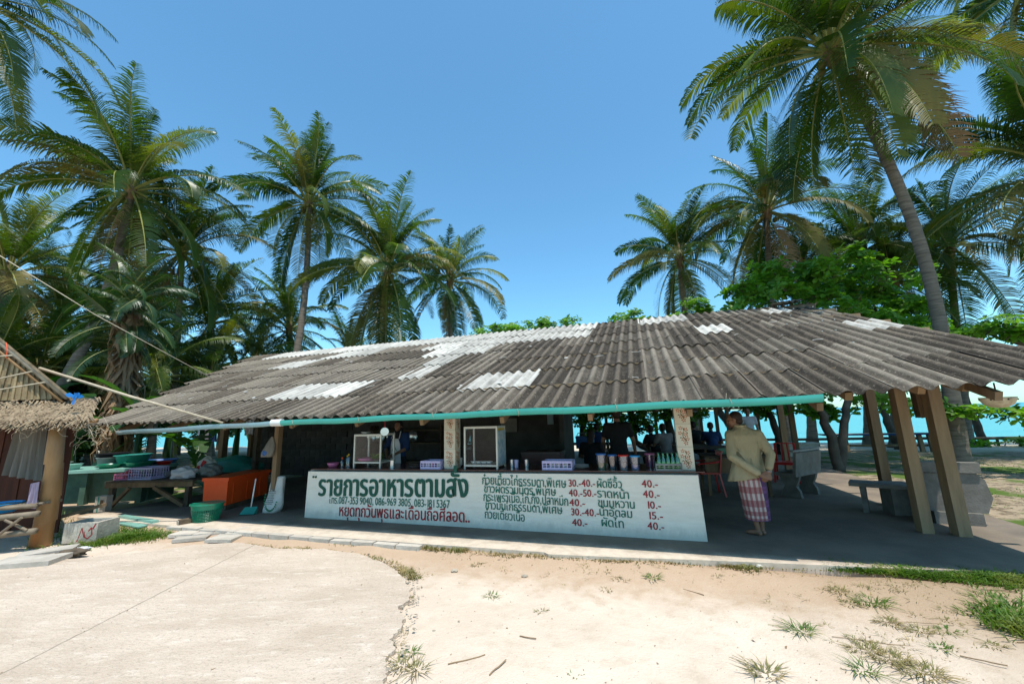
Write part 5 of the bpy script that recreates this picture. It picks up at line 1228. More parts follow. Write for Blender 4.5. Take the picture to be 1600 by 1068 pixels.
def wood_table(label, loc, rz, w, d, h=.74, m='wood', top='darkwood', panel=True, group=None):
    root = thing('wooden_table', label, 'table', loc, rz, group); part('table_top', MB().box((0, 0, h), (w, d, .035)), M[top], root)
    for sx in (-1, 1):
        for sy in (-1, 1): part('leg', MB().bar((sx * (w / 2 - .06), sy * (d / 2 - .06), h - .02), (sx * (w / 2 - .04), sy * (d / 2 - .05), 0), .055), M[m], root)
    if panel:
        part('front_panel', MB().box((0, -d / 2 + .03, h - .17), (w - .02, .025, .28)), M[m], root); part('side_panel', MB().box((w / 2 - .03, .01, h - .17), (.025, d - .1, .28)), M[m], root)
    return root
tb = on_floor(1200, 776)
t1 = wood_table('wooden table with a brown side panel behind the jacketed man', tb + Vector((-.35, .5, 0)), R(-14), 1.15, .8)
for k, (x, y, w, h, m_, nm, lab, cat) in enumerate(((-.1, .1, .22, .10, 'dgreen', 'tissue_box', 'green box on the table behind the man', 'box'), (.25, .15, .16, .14, 'greypl', 'napkin_holder', 'dark napkin holder on the table behind the man', 'napkin holder'))):
    single(nm, MB().box((0, 0, h / 2), (w, .14, h)).box((0, 0, h + .005), (w * .6, .05, .012)), M[m_], lab, cat, tb + Vector((-.35 + x, .5 + y, .76)), R(-10))
o = thing('menu_card', 'pale menu card standing on the table behind the man', 'menu card', tb + Vector((.12, .62, .76)), R(10)); part('card', MB().box((0, 0, .13), (.22, .01, .26), Matrix.Rotation(R(-14), 3, 'X')), M['paper'], o); part('card_foot', MB().box((0, .04, .01), (.2, .1, .015)), M['greypl'], o)
wood_table('long dining table in the shade right of the flower tiled column', P_at(1120, 10.4), R(-16), 1.9, .8, panel=False, group='dining tables')
wood_table('dining table beyond the jars at the diner in pale grey', P_at(1050, 11.8), R(-16), 1.6, .8, panel=False, group='dining tables')
wood_table('dining table far back by the diner in blue', P_at(915, 13.0), R(-16), 1.8, .8, panel=False, group='dining tables')
wood_table('table between the standing figure and the long haired diner', P_at(985, 9.3), R(-16), 1.3, .8, panel=False, group='dining tables')
for x, Y, zb, nm, lab in ((912, 11.8, .78, 'cooler_box', 'blue cooler box on the far table left of the diner in blue'),):
    o = thing(nm, lab, 'cooler', P_at(x, Y, zb), R(-14)); part('body', MB().box((0, 0, .14), (.5, .32, .28)), M['blue'], o); part('lid', MB().box((0, 0, .31), (.52, .34, .06)), M['blue'], o); part('handle', MB().tube([(-.26, 0, .28), (-.2, 0, .42), (.2, 0, .42), (.26, 0, .28)], .012, 6), M['greypl'], o)
def stone_bench(label, loc, rz, back=True, w=1.1):
    root = thing('stone_bench', label, 'bench', loc, rz, 'grey stone benches'); 
    part('seat', MB().box((0, 0, .42), (w, .38, .055)), M['benchstone'], root)
    prof = [(-.17, 0), (.17, 0), (.15, .12), (.10, .2), (.15, .30), (.18, .39), (-.18, .39), (-.15, .30), (-.10, .2), (-.15, .12)]
    for sx in (-1, 1):
        x = sx * (w / 2 - .16); mb = MB(); n = len(prof)
        for e in (-.035, .035): mb.v += [(x + e, p[0], p[1]) for p in prof]
        mb.f = [tuple(range(n)), tuple(range(2 * n - 1, n - 1, -1))] + [(i, i + n, (i + 1) % n + n, (i + 1) % n) for i in range(n)]; part('leg', mb, M['benchstone'], root)
    if back: part('backrest', MB().box((0, .19, .64), (w, .05, .38), Matrix.Rotation(R(-8), 3, 'X')), M['benchstone'], root); part('edge_trim', MB().box((0, .17, .855), (w + .02, .075, .03)), M['concrete'], root)
    return root
stone_bench('stone bench with a tall back near the red plastic chair', on_floor(1260, 776) + Vector((.05, .2, 0)), R(-150) + AZ * 0, w=.95)
stone_bench('backless curved stone bench in front of the timber posts', on_floor(1400, 806) + Vector((.15, .12, 0)), AZ + R(-25), back=False, w=1.05)
tp = on_floor(1508, 826)
ts = thing('stone_garden_seat', 'heavy grey stone seat and back panel leaning beside the thick post', 'bench', tp + Vector((.18, .25, 0)), AZ + R(-8)); 
part('back_panel', MB().add([(-.32, -.03, .16), (.32, -.03, .16), (.40, -.03, .36), (.36, -.03, .60), (.28, -.03, .68), (-.30, -.03, .68), (-.32, .03, .16), (.32, .03, .16), (.40, .03, .36), (.36, .03, .60), (.28, .03, .68), (-.30, .03, .68)], [(0, 1, 2, 3, 4, 5), (11, 10, 9, 8, 7, 6)] + [(i, i + 6, (i + 1) % 6 + 6, (i + 1) % 6) for i in range(6)]), M['benchstone'], ts)
part('cap_rail', MB().box((0, 0, .76), (.66, .12, .14)), M['benchstone'], ts); part('foot', MB().box((0, 0, .08), (.5, .16, .16)), M['benchstone'], ts); part('side_slab', MB().box((-.36, -.02, .40), (.06, .3, .80), Matrix.Rotation(R(4), 3, 'Y')), M['benchstone'], ts)
st2 = thing('stone_stool', 'low grey stone block behind the thick post', 'stool', on_floor(1452, 815) + Vector((.15, .5, 0)), AZ); part('block', MB().box((0, 0, .2), (.42, .34, .40)), M['benchstone'], st2); part('top_slab', MB().box((0, 0, .425), (.5, .4, .05)), M['benchstone'], st2)
# picnic table at the shore, rail
pb = foot(1375, 706)
pt_ = thing('picnic_bench', 'blue topped picnic table on the shore seen between the posts', 'picnic table', pb, AZ + R(0)); Lp = 3.6
for k in range(3): part('plank', MB().box((0, -.22 + .22 * k, .72), (Lp, .20, .05)), M['navy' if k == 0 else 'wood'], pt_)
for x in (-1.4, -1.1, 1.2, 1.5): part('leg', MB().bar((x, -.15, .72), (x + .02, -.2, 0), .12), M['wood'], pt_)
part('brace', MB().box((0, 0, .30), (Lp * .85, .08, .08)), M['wood'], pt_)
rail = thing('driftwood_rail', 'long low driftwood rail along the shore bank', 'rail', foot(1400, 700), AZ); part('pole', MB().tube([(-7.5, .6, .42), (-3, .62, .40), (0, .6, .42), (3, .6, .38), (6, .62, .40)], .06, 7), M['bark'], rail, True)
for x in (-7, -3.5, .2, 3.6, 6): part('stake', MB().tube([(x, .6, 0), (x, .6, .42)], .05, 6), M['bark'], rail)
cs = P_at(1240, 15.0, -.25); o = thing('white_counter', 'low whitish cupboard at the back between two timber posts', 'cupboard', cs, AZ); part('body', MB().box((0, 0, .45), (1.1, .5, .5)), M['cardboard'], o); part('cupboard_top', MB().box((0, 0, .73), (1.16, .55, .05)), M['cardboard'], o)
# hanging enamel basin / lamp under the right eave
p = PT(1559, 624, -.28); bl = thing('hanging_bowl', 'cream enamel bowl with rust spots hanging under the right eave', 'bowl', W(p.x, p.y, p.z), AZ)
part('bowl_shell', MB().lathe([(.001, -.085), (.06, -.08), (.11, -.05), (.135, .0), (.14, .025), (.13, .025), (.125, .0), (.10, -.04), (.001, -.07)], n=28), M['enamel'], bl, True); part('dark_inside', MB().lathe([(.128, .02), (.11, -.005), (.001, -.01)], n=24), M['enamelin'], bl)
part('hook', MB().tube([(0, 0, -.01), (0, 0, .18)], .008, 6), M['enamelin'], bl)
for k in range(7):
    a = k * .9 + .2; part('rust_spot', MB().ell((math.cos(a) * .137, math.sin(a) * .137, -.0), (.008, .008, .008), 6, 4), M['enamelin'], bl)

# ================================================================== LEFT UNDER THE ROOF
# big orange chest
f0, f1, f2 = on_floor(352, 798), on_floor(316, 788), on_floor(418, 778)
ex = f2 - f0; cL = ex.length * .96; cD = .48
bx = thing('storage_chest', 'big orange red plastic chest with a lid beside the dustpan', 'chest', f0 + Vector((0, 0, .10)), math.atan2(ex.y, ex.x))
hh = AT(352, 746, f0.y).z - .18
part('body', MB().box((cL / 2, cD / 2, hh * .45), (cL, cD, hh * .88), taper=1.03), M['orange'], bx); part('lid', MB().box((cL / 2, cD / 2, hh * .95), (cL + .07, cD + .07, hh * .12)), M['orange'], bx); part('skid', MB().box((cL / 2, cD / 2, -.05), (cL * .9, cD * .8, .10)), M['darkwood'], bx)
for k in range(3): part('rib', MB().box((.15 + k * cL * .33, -.006, hh * .42), (.02, .016, hh * .7)), M['orange'], bx)
# dustpan
p = on_floor(388, 803); dp = thing('dustpan', 'upright dustpan, green scoop and long white handle', 'dustpan', p, R(5)); part('scoop', MB().add([(-.14, -.07, 0), (.14, -.07, 0), (.12, .07, 0), (-.12, .07, 0), (-.10, .05, .12), (.12, .07, .12), (-.13, -.06, .01), (.13, -.06, .01)], [(0, 1, 2, 3), (3, 2, 5, 4), (0, 3, 4), (1, 5, 2), (6, 7, 5, 4)]), M['teal'], dp); part('handle', MB().tube([(.0, .06, .05), (.03, .10, .62)], .012, 8), M['white'], dp, True)
# rice sack leaning on the post
p = on_floor(424, 799); sk = thing('rice_sack', 'upright white woven sack with green print leaning on the post', 'sack', p, AZ + R(10))
smb = MB(); n = 24
for j in range(13):
    f = j / 12; w = .17 * (1 - .30 * f ** 2) * (1 + .05 * math.sin(f * 9)) * (.93 if j == 0 else 1); d = .11 * (1 - .5 * f); z = f * .64; cx = .09 * f + .02 * math.sin(f * 5)
    for k in range(n): a = 2 * PI * k / n; q = 1 + .05 * math.sin(a * 5 + f * 6); smb.v.append((cx + math.copysign(abs(math.cos(a)) ** .8, math.cos(a)) * w * q, math.copysign(abs(math.sin(a)) ** .8, math.sin(a)) * d * q + .05 * f, z))
for j in range(12):
    for k in range(n): smb.f.append((j * n + k, j * n + (k + 1) % n, (j + 1) * n + (k + 1) % n, (j + 1) * n + k))
smb.f.append(tuple(range(n - 1, -1, -1))); smb.f.append(tuple(range(12 * n, 13 * n)))
part('sack_body', smb, M['sackw'], sk, True)
pr = MB()
for j in range(9):
    z = .42 - j * .032; w = .075 if j % 3 else .055; cx = .09 * z / .64; pr.box((cx, -.124 + .09 * z, z), (w * 2 * (1 if j % 4 else .7), .004, .010))
part('print_lines', pr, M['ink'], sk); gp = MB()
for k in range(16):
    a = PI * .9 + k * .21; gp.box((.045 + math.cos(a) * .13, -.118 + .09 * (.25 + math.sin(a) * .2), .26 + math.sin(a) * .22), (.03, .006, .02), Matrix.Rotation(-a, 3, 'Y'))
part('green_print', gp, M['inkgreen'], sk)
# plastic bags tied on the post
p = PT(424, 700, .18); bg_ = thing('hanging_bag', 'clear plastic bag with blue things tied to the post', 'bag', W(p.x, p.y, p.z), AZ)
mb = MB(); rr = random.Random(2)
for j in range(9):
    f = j / 8; w = .02 + .13 * math.sin(f * PI * .62) ** 1.2
    for k in range(14): a = 2 * PI * k / 14; q = 1 + .18 * math.sin(a * 4 + f * 5); mb.v.append((math.cos(a) * w * q - .08 * f, math.sin(a) * w * .5 * q, .22 - .38 * f))
for j in range(8):
    for k in range(14): mb.f.append((j * 14 + k, j * 14 + (k + 1) % 14, (j + 1) * 14 + (k + 1) % 14, (j + 1) * 14 + k))
mb.f.append(tuple(range(8 * 14, 9 * 14)))
part('bag_skin', mb, M['greycloth'], bg_, True); part('bag_load', MB().ell((-.10, -.03, -.08), (.08, .055, .075), 10, 8), M['blue'], bg_, True)
# green basket
p = G(321, 819, .02); gb = thing('laundry_basket', 'green plastic laundry basket standing in the sun at the floor edge', 'basket', p, R(20)); rt, rb, hb = .245, .165, .36
part('rim', MB().lathe([(rt, hb), (rt + .018, hb + .004), (rt + .018, hb - .018), (rt - .004, hb - .02)], n=32, sy=.82), M['dgreen'], gb, 'auto')
part('upper_band', MB().lathe([(rt - .018, hb * .72), (rt, hb - .005), (rt - .006, hb - .005), (rt - .024, hb * .72)], n=32, sy=.82), M['dgreen'], gb, 'auto')
part('base', MB().lathe([(rb, 0), (rb + .006, .03), (rb - .002, .03), (.001, .01)], n=32, sy=.82), M['dgreen'], gb, 'auto')
lat = MB()
for j in range(9):
    z = .03 + (hb * .72 - .03) * j / 9; r_ = rb + (rt - rb) * z / hb; ring = [(math.cos(a) * r_, math.sin(a) * r_ * .82, z) for a in np.linspace(0, 2 * PI, 33)]; lat.tube(ring, .0045, 4, False)
for k in range(44):
    a = 2 * PI * k / 44; lat.tube([(math.cos(a) * (rb + .003), math.sin(a) * (rb + .003) * .82, .02), (math.cos(a) * (rt - .016), math.sin(a) * (rt - .016) * .82, hb * .75)], .006, 4, False)
part('lattice', lat, M['dgreen'], gb)['kind'] = 'stuff'
# rough platform table
pa_, pb_ = on_floor(160, 790), on_floor(292, 797)
plat = thing('wooden_platform', 'rough old wooden platform table holding crates and sacks', 'table', on_floor(228, 792), R(-3)); Lw_ = 1.95; h0 = .52
for k in range(7): part('plank', MB().box((0, .06 + k * .17, h0), (Lw_ + rng.uniform(-.04, .04), .155, .03)), M['darkwood'], plat)
part('front_rail', MB().box((0, .01, h0 - .07), (Lw_, .05, .10)), M['wood'], plat)
for x in (-.85, .85):
    for y in (.05, 1.0): part('leg', MB().bar((x, y, h0 - .02), (x, y, 0), .09), M['darkwood'], plat)
part('brace', MB().bar((.80, .02, .02), (.15, -.02, h0 - .12), .07, .07), M['wood'], plat); part('brace', MB().bar((-.80, .02, .02), (-.40, -.02, h0 - .12), .06, .06), M['wood'], plat)
pz = lambda x, y, z=0: plat.matrix_basis @ Vector((x, y, h0 + .016 + z))
plat_l = plat.location
def onp(x, y, z=0): return plat_l + Matrix.Rotation(R(-3), 3, 'Z') @ Vector((x, y, h0 + .016 + z))
crate('lilac plastic crate on the wooden platform', onp(-.35, .32), R(-8), .56, .38, .25, M['lilac'], 9)
crate('pale pink low crate left of the lilac crate', onp(-.82, .30), R(4), .30, .3, .13, M['pink'], 5)
single('bundle', MB().ell((0, 0, .08), (.10, .09, .09), 12, 8), M['red'], 'dark red bundle resting in the pink crate', 'bundle', onp(-.78, .30, .03), smooth=True)
def lumpy(nm, lab, cat, loc, r3, m, seed, amp=.18):
    mb = MB().ell((0, 0, r3[2] * .8), r3, 26, 16); q = random.Random(seed); ph = [q.uniform(0, 6) for _ in range(6)]; v2 = []
    for v in mb.v:
        v = Vector(v); d = v - Vector((0, 0, r3[2] * .8)); n_ = Vector((d.x / r3[0], d.y / r3[1], d.z / r3[2])); k = 1 + amp * (math.sin(n_.x * 5 + ph[0]) * math.cos(n_.z * 6 + ph[1]) + .6 * math.sin(n_.y * 9 + ph[2] + n_.z * 4)); p_ = Vector((0, 0, r3[2] * .8)) + d * k; p_.z = max(p_.z, .003); v2.append(tuple(p_))
    mb.v = v2; return single(nm, mb, m, lab, cat, loc, smooth=True)
lumpy('plastic_bag', 'crumpled white plastic bag at the right end of the platform', 'bag', onp(.55, .22), (.24, .18, .13), M['whitecloth'], 4)
sk2 = lumpy('rice_bag', 'white rice bag with red print on the platform', 'bag', onp(.62, .75), (.20, .14, .22), M['sackw'], 7, .1)
part('red_print', MB().box((.02, -.150, .26), (.09, .006, .14), Matrix.Rotation(R(25), 3, 'Y')).box((-.08, -.148, .16), (.07, .006, .12), Matrix.Rotation(R(-20), 3, 'Y')), M['red'], sk2)
lumpy('net_bag', 'grey mesh bag heap behind the white bag', 'bag', onp(.92, .5), (.22, .2, .15), M['greypl'], 9)
lumpy('clothes_heap', 'dark cloth heap in the middle of the platform', 'cloth', onp(.1, .6), (.28, .2, .08), M['paleshirt'], 10)
def basin(lab, loc, r_, h, m, group=None, nm='basin', cat='basin', sq=1):
    return single(nm, MB().lathe([(r_ * .72, 0), (r_ * .97, h * .93), (r_ * 1.06, h * .95), (r_ * 1.06, h), (r_ * .94, h), (r_ * .68, .012), (.001, .012)], n=26, sy=sq), m, lab, cat, loc, group=group, smooth='auto')
dr = P_at(258, 10.4); basin('tall dark teal tub standing behind the platform', dr, .30, .62, M['teal'], None, 'tub', 'tub'); basin('wide blue basin resting on the tall teal tub', dr + Vector((-.05, 0, .63)), .42, .20, M['blue'])
lumpy('tarpaulin_heap', 'dark teal tarpaulin heap behind the orange chest', 'tarpaulin', P_at(365, 11.5, .1), (.9, .5, .42), M['teal'], 12, .1)
# green wash stand with basins
ga = P_at(95, 9.6); gs_ = thing('wash_stand', 'long green tiled wash stand covered with basins', 'wash stand', P_at(150, 9.6), R(6)); wl = 3.2
part('counter_slab', MB().box((0, 0, .72), (wl, 1.1, .06)), M['mint'], gs_); part('front_wall', MB().box((0, -.30, .36), (wl - .1, .10, .66)), M['mossgreen'], gs_)
for x in (-wl / 2 + .1, .35, wl / 2 - .1): part('pier', MB().box((x, -.40, .35), (.12, .12, .68)), M['mossgreen'], gs_)
part('inner_wall', MB().box((wl / 2 - .05, .1, .35), (.09, .8, .66)), M['mossgreen'], gs_)
def ong(x, y, z=0): return gs_.location + Matrix.Rotation(R(6), 3, 'Z') @ Vector((x, y, .752 + z))
for x, y, r_, h, m_, lab in ((-1.0, .1, .30, .22, 'greypl', 'large dark grey basin at the left of the wash stand'), (-.55, -.15, .26, .16, 'greypl', 'grey basin second from left on the wash stand'), (-.12, -.25, .17, .12, 'mint', 'small pale green basin at the front of the wash stand'), (.28, .15, .20, .22, 'greypl', 'dark bucket in the middle of the wash stand'), (.80, .2, .34, .26, 'teal', 'big teal basin at the back of the wash stand'), (.62, -.2, .22, .09, 'dgreen', 'flat green tray basin on the wash stand'), (1.15, -.05, .28, .11, 'dgreen', 'low wide green basin at the right of the wash stand'), (1.5, .2, .16, .08, 'red', 'small orange red basin at the far right of the wash stand'), (.15, .42, .3, .30, 'black', 'black basin at the rear of the wash stand')):
    basin(lab, ong(x, y), r_, h, M[m_], 'basins on the green wash stand')
# small white box on floor, timber offcuts, hanging clothes
bxx = thing('white_carton', 'small whitish carton standing by the platform leg', 'box', G(152, 800, .08) + Vector((0, .1, 0)), R(8)); part('box_body', MB().box((0, 0, .15), (.20, .16, .30)), M['cardboard'], bxx); part('box_flap', MB().box((.03, -.09, .16), (.05, .01, .14)), M['wood'], bxx); part('tape', MB().box((-.04, -.083, .15), (.02, .004, .3)), M['teal'], bxx)
for i, (x, y, t_, w, h, m_, lab) in enumerate(((318, 676, 6, .5, .5, 'lilaccloth', 'lilac cloth on the washing line deep under the roof'), (332, 678, 6.4, .4, .6, 'navy', 'dark blue shirt on the washing line'), (350, 680, 6.2, .35, .6, 'whitecloth', 'white cloth on the washing line beside the block wall'), (390, 668, 3.2, .35, .4, 'whitecloth', 'pale rag hung in front of the block wall'), (232, 670, 2.4, .5, .35, 'greycloth', 'grey rag bundle hung on the left posts'))):
    p = PT(x, y, t_); mb = MB()
    for j in range(7):
        for k in range(11): fx = k / 10 - .5; mb.v.append((fx * w, .05 * math.sin(fx * 14 + i) * (.4 + j / 6), -j / 6 * h + .03 * math.cos(fx * 5)))
    for j in range(6):
        for k in range(10): a = j * 11 + k; mb.f.append((a, a + 1, a + 12, a + 11))
    single('hanging_cloth', mb, M[m_], lab, 'cloth', W(p.x, p.y, p.z + h / 2), AZ, smooth=True)
single('washing_line', MB().tube([W(-9.5, 6.2, 1.95) - W(-9.5, 6.2, 0), W(-7.5, 6.2, 1.86) - W(-9.5, 6.2, 0), W(-5.5, 6.2, 1.95) - W(-9.5, 6.2, 0)], .006, 5), M['straw'], 'washing line strung between posts deep under the roof', 'rope', W(-9.5, 6.2, 0))
# mint tiled kerb (old trough) and paving slabs
ka, kb = G(205, 812, .06), G(262, 822, .06)
tr_ = thing('tiled_trough', 'pale mint tiled trough edge beside the grass', 'trough', ka.lerp(kb, .3), math.atan2(kb.y - ka.y, kb.x - ka.x)); Lk = 1.5
for k in range(5): part('tile', MB().box((-Lk / 2 + .25 * k + .1, 0, .03), (.24, .10, .06)), M['mint'], tr_); 
for k in range(4): part('tile', MB().box((-Lk / 2 + .25 * k + .33, -.16, .0), (.24, .14, .02)), M['mint'], tr_)
def slab(px, py, w, d, rz, lab, z=.01, tilt=(0, 0), h=.045):
    mb = MB(); q = random.Random(int(px)); c4 = [(-w / 2, -d / 2), (w / 2, -d / 2), (w / 2, d / 2), (-w / 2, d / 2)]; poly = []
    for a, b2 in zip(c4, c4[1:] + c4[:1]):
        for k in range(3): poly.append((a[0] + (b2[0] - a[0]) * k / 3 + q.uniform(-.012, .012), a[1] + (b2[1] - a[1]) * k / 3 + q.uniform(-.012, .012)))
    mb.prism(poly, 0, h); o = single('paving_slab', mb, M['paver'], lab, 'paving slab', G(px, py, z) + Vector((0, 0, 0)), rz, 'loose paving slabs'); o.rotation_euler = (tilt[0], tilt[1], rz); o.location.z = z; return o
slab(382, 834, .40, .30, R(-14), 'square slab nearest the kerb, propped and tilted', .02, (.06, .05), .05)
slab(352, 843, .42, .30, R(-4), 'cracked slab left of the square one near the kerb')
slab(335, 834, .5, .26, R(10), 'slab beneath the basket side, furthest back')
slab(290, 836, .38, .24, R(0), 'slab at the left end of the loose row')
slab(300, 843, .46, .18, R(12), 'narrow slab touching the concrete pad', .0)
slab(45, 880, .72, .34, R(10), 'thick slab lying by the hut at the left edge', .02, (0, 0), .06)
slab(75, 862, .6, .20, R(22), 'thin dark slab just behind the thick one by the hut', .05, (.1, -.05), .03)
ws = thing('wood_stump', 'sawn timber offcut with pale cut end by the basket', 'wood offcut', G(278, 822, .05), R(15)); part('log', MB().bar((0, 0, .05), (.42, .28, .07), .13, .10), M['darkwood'], ws); part('sawn_face', MB().box((-.008, -.006, .05), (.012, .12, .09), rotz(R(32))), M['paver'], ws)
# concrete box with red daub
qa, qb = G(92, 846, 0), G(160, 846, 0)
cbx = thing('concrete_planter', 'dirty white concrete box with a red daub standing in the grass', 'planter', G(122, 848, 0) + Vector((0, .18, 0)), R(3)); w, d, h = .50, .32, .29
for (c, s3, nm) in (((0, -d / 2, h / 2), (w, .05, h), 'front_wall'), ((0, d / 2, h / 2), (w, .05, h), 'rear_wall'), ((-w / 2 + .025, 0, h / 2), (.05, d - .05, h), 'side_wall'), ((w / 2 - .025, 0, h / 2), (.05, d - .05, h), 'side_wall')):
    part(nm, MB().box(c, s3, taper=1.0), M['ccrust'], cbx)
part('soil', MB().box((0, 0, h - .08), (w - .1, d - .06, .04)), M['darkwood'], cbx)
dm = MB(); q = random.Random(3)
for (a, b2) in (((.02, .22), (.06, .10)), ((.06, .10), (.12, .06)), ((.12, .06), (.18, .12)), ((.18, .12), (.16, .22)), ((.16, .22), (.12, .17)), ((.02, .22), (.0, .14)), ((.0, .14), (-.02, .05)), ((.18, .2), (.22, .28)), ((-.02, .05), (-.04, .02)), ((.08, .08), (.06, .16))):
    a = Vector((a[0], -d / 2 - .027, a[1])); b2 = Vector((b2[0], -d / 2 - .027, b2[1])); e = Vector((-(b2 - a).z, 0, (b2 - a).x)).normalized() * q.uniform(.006, .013); dm.add([a - e, a + e, b2 + e * .7, b2 - e * .7], [(0, 1, 2, 3)]); 
part('red_daub', dm, M['signred'], cbx)
tb_ = thing('leaning_timber', 'weathered timber beam resting slantwise on the concrete box', 'timber', G(60, 840, 0), 0); a = AT(78, 812, 7.0) - tb_.location; b2 = AT(166, 787, 7.5) - tb_.location; part('beam', MB().bar(a, b2, .06, .05), M['wood'], tb_)
lumpy('dark_log', 'short rotten log lying before the concrete box', 'log', G(112, 868, 0), (.20, .07, .05), M['darkwood'], 31)
lumpy('litter_bag', 'scrap of white plastic in front of the concrete box', 'litter', G(128, 858, 0), (.12, .06, .02), M['whitecloth'], 33)

# ================================================================== HUT
hp = G(62, 852, 0)
hut = thing('thatched_hut', 'small bamboo hut with thatched eave and woven mat gable at the left edge', 'hut', hp); ho = Vector(hut.location)
def HL(x, y, Y): return AT(x, y, Y) - ho
pt = HL(82, 655, 6.65)
part('bamboo_post', MB().tube([Vector((0, 0, 0)), Vector((.01, 0, .35)), Vector((.02, 0, .36)), Vector((.03, 0, .7)), Vector((.035, 0, .71)), Vector((.03, -.02, 1.2)), Vector((.02, -.03, 1.21)), Vector((0.0, -.05, 1.95))], [.13, .115, .125, .11, .118, .10, .106, .09], 14), M['bamboo'], hut, True)
part('bamboo_post', MB().tube([(-1.7, -.5, 0), (-1.65, -.5, 1.95)], .09, 12), M['bamboo'], hut, True); part('bamboo_post', MB().tube([(-2.2, 1.9, 0), (-2.2, 1.9, 1.95)], .08, 12), M['bamboo'], hut, True)
# eave thatch: sheaves of dead leaf
e0, e1 = HL(-260, 666, 5.6), HL(138, 655, 6.3)
r = random.Random(8); mb = MB()
eu = (e1 - e0).normalized(); back_ = Vector((-.64, .77, 0))
for i in range(5200):
    f = r.random() ** .9; c = e0.lerp(e1, f) + back_ * r.uniform(0, .95) * r.random(); up_ = (c - e0.lerp(e1, f)).dot(back_)
    c.z += up_ * .42 + r.uniform(-.02, .05); d = (-back_ * r.uniform(.6, 1) + eu * r.uniform(-.6, .6) + Vector((0, 0, -.45 + r.uniform(-.3, .1)))).normalized(); l = r.uniform(.10, .26); w = r.uniform(.006, .018); sd = d.cross(Vector((r.uniform(-.3, .3), r.uniform(-.3, .3), 1))).normalized() * w
    mb.add([c - sd, c + sd, c + d * l + sd * .4, c + d * l - sd * .4], [(0, 1, 2, 3)])
part('thatch_fringe', mb, M['thatch'], hut)['kind'] = 'stuff'
bz = lambda p, y, z: p + back_ * y + Vector((0, 0, z))
part('thatch_bed', MB().add([bz(e0, .06, -.02), bz(e1, .06, -.02), bz(e1, 1.0, .36), bz(e0, 1.0, .36), bz(e0, .06, .01), bz(e1, .06, .01), bz(e1, 1.0, .39), bz(e0, 1.0, .39)], [(0, 1, 2, 3), (7, 6, 5, 4), (0, 4, 5, 1), (1, 5, 6, 2), (2, 6, 7, 3), (3, 7, 4, 0)]), M['thatchshade'], hut)
part('eave_pole', MB().tube([e0 + Vector((0, .1, -.03)), e1 + Vector((.04, .1, -.02))], .035, 8), M['bamboo'], hut, True)
# gable with woven mat: plane just behind the fringe
g_ap, g_r, g_l = HL(-150, 408, 6.5), HL(112, 622, 6.75), HL(-420, 640, 6.2)
gb_ = MB().add([g_l, g_r, g_ap, g_l + Vector((0, .03, 0)), g_r + Vector((0, .03, 0)), g_ap + Vector((0, .03, 0))], [(0, 1, 2), (5, 4, 3), (0, 3, 4, 1), (1, 4, 5, 2), (2, 5, 3, 0)]); part('gable_backing', gb_, M['woven'], hut)
# slats of the mat, herringbone
gn = (g_r - g_l).cross(g_ap - g_l).normalized(); gn = gn if gn.y < 0 else -gn
for i in range(44):
    f = i / 44; a = g_r.lerp(g_l, f * .9) ; tgt = g_r.lerp(g_ap, min(.98, f * 1.15 + .06)) ; m_ = a.lerp(tgt, .5)
    part('mat_slat', MB().bar(a + gn * .012 + gn * .006 * (i % 2), tgt + gn * .012 + gn * .006 * (i % 2), .012, .034, gn.cross(tgt - a).normalized()), M['woven'], hut)
part('verge_pole', MB().tube([g_r + gn * .06, g_r.lerp(g_ap, .5) + gn * .06 + Vector((0, 0, .01)), g_ap + gn * .06], [.04, .045, .045], 8), M['bamboogrey'], hut, True)
part('verge_pole', MB().tube([g_r + gn * .07 + Vector((-.07, 0, -.07)), g_ap + gn * .07 + Vector((-.05, 0, -.12))], .022, 7), M['bamboo'], hut, True)
for (x0, y0, x1, y1) in ((-40, 600, 50, 580), (-40, 615, 70, 597), (-60, 560, 20, 555)): part('mat_batten', MB().tube([HL(x0, y0, 6.4) , HL(x1, y1, 6.5)], .012, 6), M['straw'], hut)
DD = Vector((-.80, .60, 0)) * 3.2  # slopes added to shade the hut inside, run back out of sight
for (top, a, b2) in (('shade_roof_slope', g_r + Vector((.10, -.1, -.03)), g_ap + Vector((.03, -.1, .06))), ('shade_roof_slope', g_l, g_ap + Vector((0, -.05, .06)))):
    up_ = Vector((0, 0, .05)); part(top, MB().add([a, b2, b2 + DD, a + DD, a + up_, b2 + up_, b2 + DD + up_, a + DD + up_], [(0, 3, 2, 1), (4, 5, 6, 7), (0, 1, 5, 4), (1, 2, 6, 5), (2, 3, 7, 6), (3, 0, 4, 7)]), M['thatch'], hut)
part('tie_cord', MB().tube([g_r.lerp(g_ap, .33) + gn * .12 + Vector((0, 0, -.12)), g_r.lerp(g_ap, .33) + gn * .12, g_r.lerp(g_ap, .36) + gn * .1 + Vector((.03, 0, .07))], .008, 5), M['orange'], hut)
# rust red wall panels and shade inside, slatted
for i in range(9): part('wall_board', MB().box((-.45 - .2 * i, .55 + .01 * (i % 2), .95), (.19, .02, 1.8)), M['rustred'], hut)
